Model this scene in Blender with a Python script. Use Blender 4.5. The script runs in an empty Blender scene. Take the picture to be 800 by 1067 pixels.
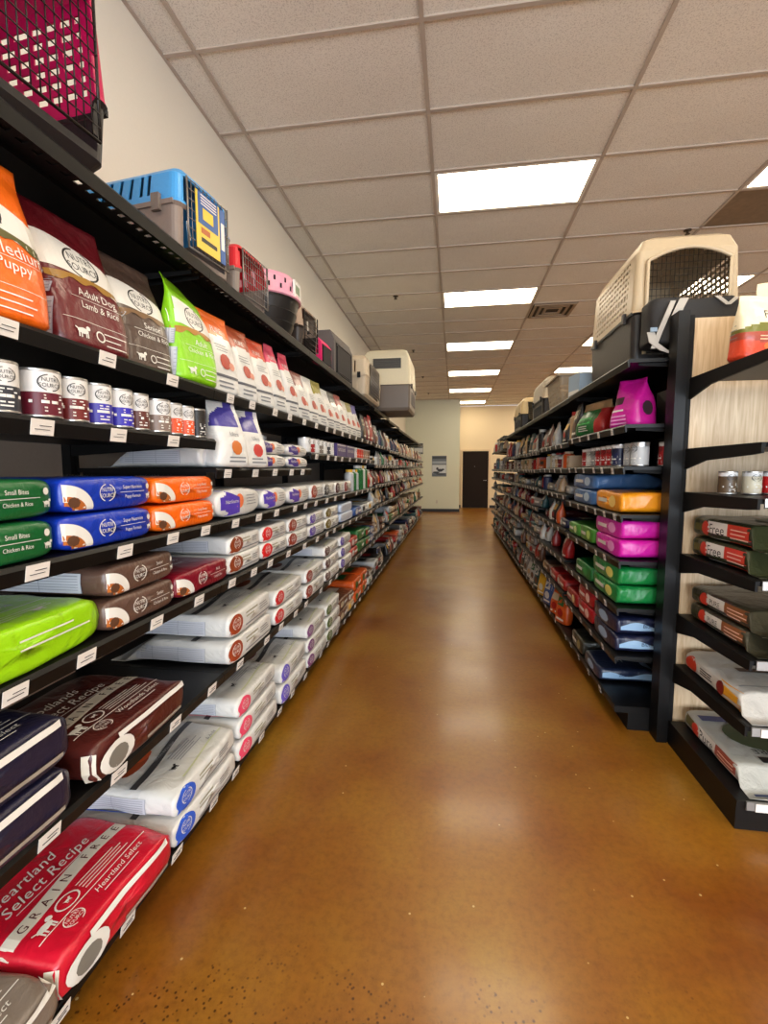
import bpy, math, random
from math import sin, cos, pi, radians
from mathutils import Vector, Matrix, noise
from mathutils.bvhtree import BVHTree
S = bpy.context.scene
COL = S.collection
EYE = 1.403          # eye height above the floor
CEIL = 3.645

# ------------------------------------------------------------------ camera
cam_d = bpy.data.cameras.new('camera')
cam = bpy.data.objects.new('camera', cam_d); COL.objects.link(cam)
cam_d.sensor_fit = 'VERTICAL'; cam_d.sensor_height = 36
cam_d.lens = 486.338 / 1067 * 36
cam_d.clip_start = 0.02
p_, y_, r_ = 0.0911932, 0.1489162, -0.0019320
Rx = Matrix(((1, 0, 0), (0, cos(p_), -sin(p_)), (0, sin(p_), cos(p_))))
Ry = Matrix(((cos(y_), 0, sin(y_)), (0, 1, 0), (-sin(y_), 0, cos(y_))))
Rz = Matrix(((cos(r_), -sin(r_), 0), (sin(r_), cos(r_), 0), (0, 0, 1)))
M_ = Matrix(((1, 0, 0), (0, 0, -1), (0, 1, 0)))
Rc = Rz @ Rx @ Ry @ M_
cam.matrix_world = Matrix.Translation((0, 0, EYE)) @ Matrix((Rc[0], -Rc[1], -Rc[2])).transposed().to_4x4()
S.camera = cam

# ------------------------------------------------------------------ light
S.view_settings.view_transform = 'Standard'; S.view_settings.look = 'None'
S.view_settings.gamma = 1; S.view_settings.use_curve_mapping = False
S.view_settings.exposure = 0.1
w = bpy.data.worlds.new('daylight'); S.world = w; w.use_nodes = True
w.node_tree.nodes['Background'].inputs[0].default_value = (0.75, 0.86, 1, 1)
w.node_tree.nodes['Background'].inputs[1].default_value = 1.6
LAMP = 12.0          # emission of the troffer lenses
def area(name, loc, rot, sx, sy, power, col):
    l = bpy.data.lights.new(name, 'AREA'); l.shape = 'RECTANGLE'; l.size = sx; l.size_y = sy
    l.energy = power; l.color = col
    o = bpy.data.objects.new(name, l); COL.objects.link(o); o.location = loc; o.rotation_euler = rot
    return o
# daylight entering through the shop window behind the camera
area('shopfront_daylight', (2.1, -4.85, 1.55), (radians(90), 0, 0), 7.0, 2.6, 470, (0.82, 0.91, 1.0))

# ------------------------------------------------------------------ materials
def lin(c):
    return tuple(((x / 255) / 12.92 if x / 255 <= 0.04045 else ((x / 255 + 0.055) / 1.055) ** 2.4) for x in c)
_m = {}
def mat(name, rgb, rough=0.5, metal=0.0, bump=0.0, scale=30, var=0.0, emit=0, coat=0.0, spec=0.5, alpha=1):
    if name in _m: return _m[name]
    m = bpy.data.materials.new(name); m.use_nodes = True
    nt = m.node_tree; b = nt.nodes['Principled BSDF']
    c = lin(rgb)
    b.inputs['Base Color'].default_value = (*c, 1); b.inputs['Roughness'].default_value = rough
    b.inputs['Metallic'].default_value = metal; b.inputs['Specular IOR Level'].default_value = spec
    b.inputs['Coat Weight'].default_value = coat; b.inputs['Coat Roughness'].default_value = 0.15
    if emit:
        b.inputs['Emission Color'].default_value = (*c, 1); b.inputs['Emission Strength'].default_value = emit
    if bump or var:
        tc = nt.nodes.new('ShaderNodeTexCoord')
        n = nt.nodes.new('ShaderNodeTexNoise'); n.inputs['Scale'].default_value = scale; n.inputs['Detail'].default_value = 5
        n.inputs['Distortion'].default_value = 0.6
        nt.links.new(tc.outputs['Object'], n.inputs['Vector'])
        if bump:
            bp = nt.nodes.new('ShaderNodeBump'); bp.inputs['Strength'].default_value = bump; bp.inputs['Distance'].default_value = 0.02
            nt.links.new(n.outputs['Fac'], bp.inputs['Height']); nt.links.new(bp.outputs['Normal'], b.inputs['Normal'])
        if var:
            mx = nt.nodes.new('ShaderNodeMix'); mx.data_type = 'RGBA'
            mx.inputs[6].default_value = (*[x * (1 - var) for x in c], 1); mx.inputs[7].default_value = (*[min(1, x * (1 + var)) for x in c], 1)
            nt.links.new(n.outputs['Fac'], mx.inputs[0]); nt.links.new(mx.outputs[2], b.inputs['Base Color'])
    _m[name] = m
    return m
def film(rgb):       # glossy printed bag film
    return mat('film_%d_%d_%d' % rgb, rgb, 0.34, 0, 0.6, 12, 0.05, spec=0.5, coat=0.25)
def ink(rgb):
    return mat('ink_%d_%d_%d' % rgb, rgb, 0.38, spec=0.4)
def plastic(rgb, rough=0.42):
    return mat('plastic_%d_%d_%d' % rgb, rgb, rough, 0, 0.05, 60, 0.06)
BLACK = mat('black_powder_coat', (10, 9, 9), 0.42, 0, 0.03, 200, spec=0.28)
BLACKMATTE = mat('black_matte_steel', (8, 7, 7), 0.6, spec=.25)
SLOT = mat('slot_black', (2, 2, 2), 0.9)
GREYPANEL = mat('grey_back_panel', (158, 142, 128), 0.7, 0, 0.02, 80, 0.08)
TAGW = mat('price_tag_paper', (226, 220, 214), 0.5)
TAGRAIL = mat('clear_rail', (52, 48, 46), 0.25)
STEEL = mat('rail_steel', (150, 148, 146), 0.3, 0.7)
WIRE = mat('door_wire', (42, 38, 36), 0.35, 0.7)
WIREL = mat('light_door_wire', (130, 124, 118), 0.35, 0.6)
WHITE = (212, 211, 208)

# ------------------------------------------------------------------ mesh helpers
class MB:
    def __init__(s): s.v = []; s.f = []; s.m = []; s.mats = []; s.smooth = []
    def mi(s, m):
        if m not in s.mats: s.mats.append(m)
        return s.mats.index(m)
    def add(s, vs, fs, m, smooth=False):
        o = len(s.v); s.v += [tuple(v) for v in vs]; k = s.mi(m)
        for f in fs: s.f.append([i + o for i in f]); s.m.append(k); s.smooth.append(smooth)
    def box(s, x0, y0, z0, x1, y1, z1, m):
        s.add([(x0, y0, z0), (x1, y0, z0), (x1, y1, z0), (x0, y1, z0), (x0, y0, z1), (x1, y0, z1), (x1, y1, z1), (x0, y1, z1)],
              [(3, 2, 1, 0), (4, 5, 6, 7), (0, 1, 5, 4), (1, 2, 6, 5), (2, 3, 7, 6), (3, 0, 4, 7)], m)
    def prism(s, pts, y0, y1, m, axis='y'):      # outline in (x,z) pulled along y, or in (y,z) along x
        n = len(pts)
        if axis == 'y': vs = [(a, y0, b) for a, b in pts] + [(a, y1, b) for a, b in pts]
        elif axis == 'x': vs = [(y0, a, b) for a, b in pts] + [(y1, a, b) for a, b in pts]
        else: vs = [(a, b, y0) for a, b in pts] + [(a, b, y1) for a, b in pts]
        fs = [tuple(range(n)), tuple(range(2 * n - 1, n - 1, -1))] + [(i, i + n, (i + 1) % n + n, (i + 1) % n) for i in range(n)]
        s.add(vs, fs, m)
    def tube(s, pts, r, m, n=6):
        rings = []
        for i, p in enumerate(pts):
            p = Vector(p); a = Vector(pts[max(i - 1, 0)]); b = Vector(pts[min(i + 1, len(pts) - 1)])
            d = (b - a).normalized(); u = d.orthogonal().normalized(); v = d.cross(u)
            rings.append([p + u * r * cos(2 * pi * k / n) + v * r * sin(2 * pi * k / n) for k in range(n)])
        vs = [q for rg in rings for q in rg]
        fs = [(i * n + k, i * n + (k + 1) % n, (i + 1) * n + (k + 1) % n, (i + 1) * n + k) for i in range(len(pts) - 1) for k in range(n)]
        fs += [tuple(range(n - 1, -1, -1)), tuple((len(pts) - 1) * n + k for k in range(n))]
        s.add(vs, fs, m, True)
    def lathe(s, prof, m, n=20, cx=0, cy=0, ms=None):
        vs = [(cx + r * cos(2 * pi * k / n), cy + r * sin(2 * pi * k / n), z) for r, z in prof for k in range(n)]
        for i in range(len(prof) - 1):
            mm = ms[i] if ms else m
            o = len(s.v)
            s.add([vs[i * n + k] for k in range(n)] + [vs[(i + 1) * n + k] for k in range(n)],
                  [(k, (k + 1) % n, n + (k + 1) % n, n + k) for k in range(n)], mm, True)
        s.add([vs[k] for k in range(n)], [tuple(range(n - 1, -1, -1))], (ms[0] if ms else m))
        L = (len(prof) - 1) * n
        s.add([vs[L + k] for k in range(n)], [tuple(range(n))], (ms[-1] if ms else m))
    def mesh(s, name):
        me = bpy.data.meshes.new(name); me.from_pydata(s.v, [], s.f)
        for m in s.mats: me.materials.append(m)
        me.polygons.foreach_set('material_index', s.m); me.polygons.foreach_set('use_smooth', s.smooth)
        me.update()
        return me
    def build(s, name, parent=None, loc=None):
        o = bpy.data.objects.new(name, s.mesh(name)); COL.objects.link(o)
        if parent: o.parent = parent
        if loc: o.location = loc
        return o
def tag(o, label=None, cat=None, group=None, kind=None):
    if label: o['label'] = label
    if cat: o['category'] = cat
    if group: o['group'] = group
    if kind: o['kind'] = kind
    return o
def empty(name, loc, rz=0):
    o = bpy.data.objects.new(name, None); COL.objects.link(o); o.location = loc; o.rotation_euler = (0, 0, rz)
    o.empty_display_size = 0.1
    return o
def copy_tree(o, parent=None):
    c = o.copy(); COL.objects.link(c)
    if parent: c.parent = parent
    for ch in list(o.children): copy_tree(ch, c)
    return c
def box_part(name, parent, x0, y0, z0, x1, y1, z1, m):
    b = MB(); b.box(x0, y0, z0, x1, y1, z1, m); return b.build(name, parent)

# lettering outlines, cached
_t = {}
def glyphs(s):
    if s not in _t:
        c = bpy.data.curves.new('t', 'FONT'); c.body = s; c.resolution_u = 2; c.align_x = 'CENTER'; c.align_y = 'CENTER'
        o = bpy.data.objects.new('t', c)
        me = o.to_mesh(); vs = [(v.co.x, v.co.y) for v in me.vertices]; fs = [tuple(p.vertices) for p in me.polygons]
        o.to_mesh_clear(); bpy.data.objects.remove(o); bpy.data.curves.remove(c)
        _t[s] = (vs, fs)
    return _t[s]

# ------------------------------------------------------------------ printed products
CH = {  # chart: (origin fn, ray direction)
    'end': (lambda u, v: (3, u, v), Vector((-1, 0, 0))),
    'top': (lambda u, v: (-v, u, 3), Vector((0, 0, -1))),
    'sideN': (lambda u, v: (u, -3, v), Vector((0, 1, 0))),
    'sideP': (lambda u, v: (-u, 3, v), Vector((0, -1, 0))),
}
class Prod:
    """One bag, can or box; prints are laid on its real surface."""
    def __init__(s, body):
        s.body = body; s.parts = {}; s.k = 0
        s.bvh = BVHTree.FromPolygons([Vector(v) for v in body.v], body.f)
    def put(s, part, chart, pts, faces, m, off=None):
        fn, d = CH[chart]
        s.k += 1; off = off or (0.0011 + 0.00012 * s.k)
        out = []; ok = []
        for u, v in pts:
            h = s.bvh.ray_cast(Vector(fn(u, v)), d)
            good = h[0] is not None and abs(h[1].dot(d)) > 0.1
            ok.append(good)
            out.append(h[0] + (-d * 0.5 + (h[1] if h[1].dot(d) < 0 else -h[1]) * 0.5) * off * 1.3 if good else Vector((0, 0, 0)))
        fs = [f for f in faces if all(ok[i] for i in f)]
        if not fs: return
        b = s.parts.setdefault(part, MB())
        used = sorted({i for f in fs for i in f}); ix = {i: j for j, i in enumerate(used)}
        b.add([out[i] for i in used], [tuple(ix[i] for i in f) for f in fs], m, False)
    def rect(s, part, chart, u0, v0, u1, v1, m, step=0.02, rot=0):
        nu = max(1, int(abs(u1 - u0) / step)); nv = max(1, int(abs(v1 - v0) / step))
        cu, cv = (u0 + u1) / 2, (v0 + v1) / 2
        def R(a, b): a -= cu; b -= cv; return (cu + a * cos(rot) - b * sin(rot), cv + a * sin(rot) + b * cos(rot))
        pts = [R(u0 + (u1 - u0) * i / nu, v0 + (v1 - v0) * j / nv) for j in range(nv + 1) for i in range(nu + 1)]
        s.put(part, chart, pts, [(j * (nu + 1) + i, j * (nu + 1) + i + 1, (j + 1) * (nu + 1) + i + 1, (j + 1) * (nu + 1) + i) for j in range(nv) for i in range(nu)], m)
    def band(s, part, chart, u0, u1, lo, hi, m, n=14, nv=4):
        pts = []
        for i in range(n + 1):
            u = u0 + (u1 - u0) * i / n; a, b = lo(u), hi(u)
            pts += [(u, a + (b - a) * j / nv) for j in range(nv + 1)]
        s.put(part, chart, pts, [(i * (nv + 1) + j, (i + 1) * (nv + 1) + j, (i + 1) * (nv + 1) + j + 1, i * (nv + 1) + j + 1) for i in range(n) for j in range(nv)], m)
    def disc(s, part, chart, cu, cv, ru, rv, m, n=18, a0=0, a1=2 * pi, rot=0, hole=0):
        pts = []; R = 3
        for k in range(n + 1):
            a = a0 + (a1 - a0) * k / n
            for j in range(R + 1):
                q = hole + (1 - hole) * j / R
                x, y = ru * q * cos(a), rv * q * sin(a)
                pts.append((cu + x * cos(rot) - y * sin(rot), cv + x * sin(rot) + y * cos(rot)))
        s.put(part, chart, pts, [(k * (R + 1) + j, k * (R + 1) + j + 1, (k + 1) * (R + 1) + j + 1, (k + 1) * (R + 1) + j) for k in range(n) for j in range(R)], m)
    def text(s, part, chart, t, cu, cv, size, m, rot=0, shear=0, squash=1):
        vs, fs = glyphs(t)
        pts = []
        for x, y in vs:
            x = (x + shear * y) * size * squash; y *= size
            pts.append((cu + x * cos(rot) - y * sin(rot), cv + x * sin(rot) + y * cos(rot)))
        s.put(part, chart, pts, fs, m)
    def bars(s, part, chart, u0, u1, v, n, m, gap=0.008, h=0.003, seed=0):     # rows of print too fine to read
        r = random.Random(seed)
        for i in range(n):
            e = u0 + (u1 - u0) * (0.65 + 0.35 * r.random())
            s.rect(part, chart, u0, v - i * gap, e, v - i * gap + h, m, 0.03)
    def badge(s, part, chart, cu, cv, r, m, logo=True, rot=0):      # oval maker's mark: two arcs round two words
        s.disc(part, chart, cu, cv, r * 1.25, r, m, 12, radians(100), radians(250), rot, 0.9)
        s.disc(part, chart, cu, cv, r * 1.25, r, m, 12, radians(-80), radians(70), rot, 0.9)
        if logo:
            s.text(part, chart, 'NUTRI', cu - sin(rot) * r * .33, cv + cos(rot) * r * .33, r * 0.66, m, rot, 0, .9)
            s.text(part, chart, 'SOURCE', cu + sin(rot) * r * .33, cv - cos(rot) * r * .33, r * 0.66, m, rot, 0, .9)
    def pup(s, part, chart, cu, cv, h, m):       # small animal silhouette
        s.disc(part, chart, cu, cv, h * .55, h * .26, m, 8)
        s.disc(part, chart, cu + h * .55, cv + h * .3, h * .24, h * .2, m, 8)
        for dx in (-.42, -.2, .25, .42): s.rect(part, chart, cu + h * dx - h * .05, cv - h * .55, cu + h * dx + h * .06, cv, m)
        s.rect(part, chart, cu - h * .75, cv + h * .1, cu - h * .45, cv + h * .2, m, rot=-.5)
    def proto(s, name):
        o = bpy.data.objects.new(name, s.body.mesh(name)); COL.objects.link(o)
        for pn, b in s.parts.items(): b.build(pn.split('#')[0], o)
        return o
def sgn(a, e): return math.copysign(abs(a) ** e, a)
def lying_bag(D, W, T, m, seed=1, puff=0.0, mf=None, wr=0.004, fin=None, nx=22, n=40, e1=0.3, e2=0.44, tp=.62):
    """Filled bag on its back: blunt end at +x, crimped end at -x."""
    b = MB(); r = random.Random(seed); so = Vector((seed * 7.3, seed * 3.1, seed * 1.7))
    st = [(D / 2 + 0.003, .02, 1), (D / 2 + .002, .45, 1), (D / 2, .78, 1), (D / 2 - .004, .92, 1), (D / 2 - .011, .985, 1)]
    for i in range(nx + 1):
        t = i / nx; x = D / 2 - .022 - (D - .087) * t
        h = 1 - max(0, (t - tp) / (1 - tp)) ** 2.2 * .93
        st.append((x, .985 + .008 * sin(pi * t), h * (1 + puff * sin(pi * t))))
    st += [(-D / 2 + .04, .98, .04), (-D / 2, .985, .03)]
    vs = []
    for x, sc, h in st:
        for k in range(n):
            a = 2 * pi * k / n
            y = W / 2 * sc * sgn(cos(a), e1); z = T / 2 * h * (sc if sc < .96 else 1) * sgn(sin(a), e2)
            cz = T / 2 * h
            v = Vector((x, y, cz + z)); q = v * 9 + so
            am = wr * min(1, sc)
            cr = noise.noise(Vector((v.x * 7, v.y * 30, v.z * 30)) + so); am *= 1 + 1.2 * max(0, cr)
            v += Vector((noise.noise(q) * am * (1 if sc > .4 else .3), noise.noise(q + Vector((9, 0, 0))) * am * 1.4, noise.noise(q * 1.3 + Vector((0, 9, 0))) * am * (1.2 if z > 0 else .15)))
            v.z = min(max(0.0, v.z), T)
            vs.append(v)
    L = len(st)
    fs = [(i * n + k, i * n + (k + 1) % n, (i + 1) * n + (k + 1) % n, (i + 1) * n + k) for i in range(L - 1) for k in range(n)]
    fs.append(tuple(range(n))); fs.append(tuple((L - 1) * n + k for k in range(n - 1, -1, -1)))
    fs = [tuple(reversed(f)) for f in fs]
    o = len(b.v); b.v += [tuple(v) for v in vs]
    for f in fs:
        c = sum((vs[i] for i in f), Vector()) / len(f)
        mm = mf(c) if mf else m
        b.f.append(list(f)); b.m.append(b.mi(mm)); b.smooth.append(True)
    return b
def standing_bag(W, T, H, m, seed=1, lean=0.0, mf=None, wr=0.004, fold=0.0, twist=0.0, nz=34, n=56, taper=0.0, flop=0.0):
    """Filled bag on its base, front at +x, crimped shut at the top."""
    b = MB(); so = Vector((seed * 5.1, seed * 2.7, seed * 9.1))
    st = [(0.0, .02, 1), (0.0, .7, 1), (.004, .93, 1)]
    for i in range(nz + 1):
        t = i / nz; z = .015 + (H - .015) * t
        h = 1 - max(0, (t - .3) / .62) ** 1.5 * .95 if t < .92 else .05
        st.append((z, 1 - taper * t, max(.04, min(1, h)) * (1 + .1 * sin(pi * min(1, t * 1.4)))))
    vs = []
    for z, sc, h in st:
        t = z / H
        for k in range(n):
            a = 2 * pi * k / n
            x = T / 2 * h * (sc if z < .01 else 1) * sgn(cos(a), .62); y = W / 2 * sc * sgn(sin(a), .42)
            tw = twist * max(0, t - .45)
            x, y = x * cos(tw) - y * sin(tw), x * sin(tw) + y * cos(tw)
            x -= lean * t + fold * max(0, t - .8) ** 1.3 * 3
            v = Vector((x, y, z - flop * max(0, t - .75) * (1 + y / W))); q = v * 9 + so
            v += Vector((noise.noise(q) * wr * 1.5, noise.noise(q + Vector((9, 0, 0))) * wr, noise.noise(q + Vector((0, 9, 0))) * wr * .5))
            v.z = max(0.0, v.z)
            vs.append(v)
    L = len(st)
    fs = [(i * n + k, i * n + (k + 1) % n, (i + 1) * n + (k + 1) % n, (i + 1) * n + k) for i in range(L - 1) for k in range(n)]
    fs.append(tuple(range(n - 1, -1, -1))); fs.append(tuple((L - 1) * n + k for k in range(n)))
    b.v += [tuple(v) for v in vs]
    for f in fs:
        c = sum((vs[i] for i in f), Vector()) / len(f)
        b.f.append(list(f)); b.m.append(b.mi(mf(c) if mf else m)); b.smooth.append(True)
    return b

INKW = ink((222, 219, 213)); INKK = ink((28, 26, 28)); INKG = ink((120, 122, 128)); PANEL = ink((198, 200, 208)); PLINE = ink((150, 153, 165))
def nutrition(P, chart, u0, v0, u1, v1):         # grey-blue feeding table printed on a gusset
    K = 'nutrition_print#%d' % P.k
    P.rect(K, chart, u0, v0, u1, v1, PANEL)
    w_ = u1 - u0; h = v1 - v0
    for a in (0, .33, .66, 1): P.rect(K, chart, u0 + w_ * a - .001, v0, u0 + w_ * a + .001, v1, PLINE)
    for j in range(1, 7): P.rect(K, chart, u0 + w_ * .02, v0 + h * j / 7.0, u1 - w_ * .02, v0 + h * j / 7.0 + .0018, PLINE, .05)

# ================================================================== SETTING
def struct(name, b, parent=None):
    o = b.build(name, parent)
    if not parent: o['kind'] = 'structure'
    return o
XW = -1.603; XR = 6.6; YF = -5.0; YB = 17.25; XA = -0.1876; TL = 1.2192; TR = 0.6096; Y0 = 2.5513; YE = 15.486
# floor
m = bpy.data.materials.new('stained_concrete'); m.use_nodes = True; nt = m.node_tree; b_ = nt.nodes['Principled BSDF']
tc = nt.nodes.new('ShaderNodeTexCoord')
def nz(scale, det=6, dist=0.0, rough=.6):
    n = nt.nodes.new('ShaderNodeTexNoise'); n.inputs['Scale'].default_value = scale; n.inputs['Detail'].default_value = det
    n.inputs['Distortion'].default_value = dist; n.inputs['Roughness'].default_value = rough
    nt.links.new(tc.outputs['Object'], n.inputs['Vector']); return n
def ramp(src, stops):
    r = nt.nodes.new('ShaderNodeValToRGB'); e = r.color_ramp.elements
    e[0].position = stops[0][0]; e[0].color = (*stops[0][1], 1); e[1].position = stops[-1][0]; e[1].color = (*stops[-1][1], 1)
    for p, c in stops[1:-1]: q = e.new(p); q.color = (*c, 1)
    nt.links.new(src, r.inputs[0]); return r
def mixc(fac, a, b, mode='MIX'):
    x = nt.nodes.new('ShaderNodeMix'); x.data_type = 'RGBA'; x.blend_type = mode
    if isinstance(fac, float): x.inputs[0].default_value = fac
    else: nt.links.new(fac, x.inputs[0])
    nt.links.new(a, x.inputs[6]); nt.links.new(b, x.inputs[7]); return x.outputs[2]
big = ramp(nz(1.1, 5, .15, .55).outputs['Fac'], [(.3, lin((108, 54, 12))), (.43, lin((128, 78, 18))), (.56, lin((140, 94, 24))), (.7, lin((150, 114, 40)))])
fine = ramp(nz(38, 8, .0, .75).outputs['Fac'], [(.3, (.62, .56, .5)), (.52, (1, 1, 1)), (.75, (1.25, 1.22, 1.15))])
c1 = mixc(0.7, big.outputs[0], fine.outputs[0], 'MULTIPLY')
vor = nt.nodes.new('ShaderNodeTexVoronoi'); vor.inputs['Scale'].default_value = 62; vor.inputs['Randomness'].default_value = 1
nt.links.new(tc.outputs['Object'], vor.inputs['Vector'])
pit = ramp(vor.outputs['Distance'], [(.14, (.3, .2, .14)), (.3, (1, 1, 1))])
sepy = nt.nodes.new('ShaderNodeSeparateXYZ'); nt.links.new(tc.outputs['Object'], sepy.inputs[0])
wear = nt.nodes.new('ShaderNodeMapRange'); wear.inputs[1].default_value = 1.35; wear.inputs[2].default_value = .85; wear.inputs[3].default_value = -.12; wear.inputs[4].default_value = .42
nt.links.new(sepy.outputs[1], wear.inputs[0])
ad = nt.nodes.new('ShaderNodeMath'); ad.operation = 'ADD'; nt.links.new(wear.outputs[0], ad.inputs[0]); nt.links.new(nz(5, 6).outputs['Fac'], ad.inputs[1])
pm = ramp(ad.outputs[0], [(.56, (0, 0, 0)), (.7, (1, 1, 1))])
c2 = mixc(pm.outputs[0], c1, mixc(1.0, c1, pit.outputs[0], 'MULTIPLY'))
vs_ = nt.nodes.new('ShaderNodeTexVoronoi'); vs_.inputs['Scale'].default_value = 11; nt.links.new(tc.outputs['Object'], vs_.inputs['Vector'])
fl = ramp(vs_.outputs['Distance'], [(.035, (1, 1, 1)), (.05, (0, 0, 0))])
pale = nt.nodes.new('ShaderNodeRGB'); pale.outputs[0].default_value = (*lin((196, 170, 120)), 1)
c2 = mixc(fl.outputs[0], c2, pale.outputs[0])
nt.links.new(c2, b_.inputs['Base Color'])
rr = ramp(nz(3.5, 6, .5).outputs['Fac'], [(.3, (.295,) * 3), (.75, (.40,) * 3)])
nt.links.new(rr.outputs[0], b_.inputs['Roughness'])
b_.inputs['Coat Weight'].default_value = 0.26; b_.inputs['Coat Roughness'].default_value = 0.15
bp = nt.nodes.new('ShaderNodeBump'); bp.inputs['Strength'].default_value = .06; bp.inputs['Distance'].default_value = .002
nt.links.new(nz(45, 3, .0).outputs['Fac'], bp.inputs['Height']); nt.links.new(bp.outputs['Normal'], b_.inputs['Normal'])
FLOORM = m
b = MB(); b.box(XW - .1, YF - .1, -.06, XR + .1, YB + .1, 0, FLOORM); struct('floor', b)
WALLM = mat('painted_wall', (228, 222, 210), 0.6, 0, 0.03, 90, 0.03)
ENDM = mat('end_wall_paint', (210, 212, 192), 0.6, 0, 0.03, 90, 0.03)
WARMM = mat('back_wall_paint', (226, 206, 172), 0.6, 0, 0.03, 90, 0.02)
b = MB(); b.box(XW - .1, YF - .1, 0, XW, YB + .1, CEIL + .12, WALLM)
struct('wall_left', b)
b = MB(); b.box(XR, YF - .1, 0, XR + .1, YB + .1, CEIL + .12, WALLM); struct('wall_right', b)
b = MB(); b.box(XW, YE, 0, 0.167, YE + .12, CEIL, ENDM); b.box(0.047, YE + .12, 0, 0.167, YB, CEIL, ENDM); struct('wall_end', b)
b = MB(); b.box(0.167, YB, 0, XR, YB + .1, CEIL, WARMM); b.box(XW, YB, 0, .047, YB + .1, CEIL, WARMM); struct('wall_back', b)
# shopfront behind the camera: piers, sill, header, open to daylight
b = MB(); b.box(XW, YF - .1, 0, XR, YF, .25, WALLM); b.box(XW, YF - .1, 2.85, XR, YF, CEIL, WALLM)
b.box(XW, YF - .1, .25, -1.3, YF, 2.85, WALLM); b.box(5.6, YF - .1, .25, XR, YF, 2.85, WALLM); struct('wall_front', b)
bb = MB(); BASEM = mat('black_vinyl_base', (18, 15, 14), 0.5)
bb.box(XW, YE - .012, 0, .167, YE, .1, BASEM); bb.box(.167, YE - .012, 0, .179, YB, .1, BASEM); struct('baseboard_end', bb)
bb = MB(); bb.box(.179, YB - .012, 0, .24, YB, .1, BASEM); bb.box(1.27, YB - .012, 0, XR, YB, .1, BASEM); struct('baseboard_back', bb)
# door at the back
DOORM = mat('dark_brown_door', (27, 16, 12), 0.7, 0, .02, 40, .1, spec=.2)
b = MB(); b.box(.30, YB - .06, .01, 1.21, YB - .02, 2.045, DOORM); dr = struct('door_1', b)
b = MB()
FR = mat('door_frame_paint', (214, 190, 154), .5)
for x0, x1, z0, z1 in ((.245, .298, 0, 2.1), (1.212, 1.265, 0, 2.1), (.298, 1.212, 2.047, 2.1)): b.box(x0, YB - .07, z0, x1, YB - .001, z1, FR)
b.build('door_frame', dr)
b = MB(); b.tube([(1.14, YB - .06, 1.0), (1.14, YB - .11, 1.0)], .014, STEEL); b.tube([(1.14, YB - .11, 1.0), (1.03, YB - .11, 1.0)], .01, STEEL); b.build('door_handle', dr)
b = MB(); b.lathe([(.012, 0), (.012, .006)], STEEL, 10); o = b.build('peephole', dr); o.location = (.73, YB - .06, 1.5); o.rotation_euler = (radians(90), 0, 0)

# ceiling: deck, T-bars, each tile a piece
TILE = bpy.data.materials.new('ceiling_tile'); TILE.use_nodes = True; nt = TILE.node_tree; tb = nt.nodes['Principled BSDF']
tc = nt.nodes.new('ShaderNodeTexCoord')
sp = ramp(nz(130, 3, 0, .8).outputs['Fac'], [(.36, lin((196, 188, 178))), (.5, lin((232, 226, 216)))])
bl = ramp(nz(1.2, 3).outputs['Fac'], [(.3, (.93, .92, .9)), (.7, (1, 1, 1))])
nt.links.new(mixc(1.0, sp.outputs[0], bl.outputs[0], 'MULTIPLY'), tb.inputs['Base Color']); tb.inputs['Roughness'].default_value = .85
bp = nt.nodes.new('ShaderNodeBump'); bp.inputs['Strength'].default_value = .25; bp.inputs['Distance'].default_value = .004
nt.links.new(nz(130, 3, 0, .8).outputs['Fac'], bp.inputs['Height']); nt.links.new(bp.outputs['Normal'], tb.inputs['Normal'])
TILEB = mat('dark_brown_tile', (128, 108, 84), 0.85, 0, .2, 20, .25)  # darker, mottled brown for a single tile
GRIDM = mat('ceiling_grid', (178, 164, 150), 0.55)
b = MB(); b.box(XW - .1, YF - .1, CEIL + .12, XR + .1, YB + .1, CEIL + .18, GREYPANEL); ceil = struct('ceiling', b)
xs = [XW, XA - TL] + [XA + TL * i for i in range(0, 6)] + [XR]
rows = [Y0 + TR * i for i in range(-13, 25)]
rows = [YF] + [y for y in rows if YF + .1 < y < YB - .1] + [YB]
LIGHTS = {}
for i in (-10, -6, -2, 2, 6, 10, 14, 18, 22):
    for c in (2, 4, 6): LIGHTS[(c, i)] = 1
tiles = {}
g = MB()
for x in xs[1:-1]: g.box(x - .012, YF, CEIL - .002, x + .012, YB, CEIL + .03, GRIDM)
g.box(XW, YF, CEIL - .002, XW + .018, YB, CEIL + .03, GRIDM)
for y in rows[1:-1]: g.box(XW, y - .012, CEIL - .0015, XR, y + .012, CEIL + .03, GRIDM)
g.build('grid_frame', ceil)
for yi in range(len(rows) - 1):
    ya, yb = rows[yi], rows[yi + 1]
    ri = round((ya - Y0) / TR) if yi else -99
    for ci in range(len(xs) - 1):
        xa, xb = xs[ci], xs[ci + 1]
        if (ci, ri) in LIGHTS and yb - ya > .5: continue
        dark_tile = (ci, ri) in ((4, 3), )
        if xb - xa < .05 or (ci, ri) == (3, 7): pass
        key = (round(xb - xa, 3), round(yb - ya, 3), dark_tile)
        if key not in tiles:
            t = MB(); w_, d_ = key[0] / 2 - .004, key[1] / 2 - .004
            mm = TILEB if dark_tile else TILE
            t.box(-w_, -d_, .006, w_, d_, .02, mm)
            tiles[key] = t.mesh('ceiling_tile')
        o = bpy.data.objects.new('ceiling_tile', tiles[key]); COL.objects.link(o); o.parent = ceil
        o.location = ((xa + xb) / 2, (ya + yb) / 2, CEIL + random.Random(yi * 9 + ci).uniform(0, .003))
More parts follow.
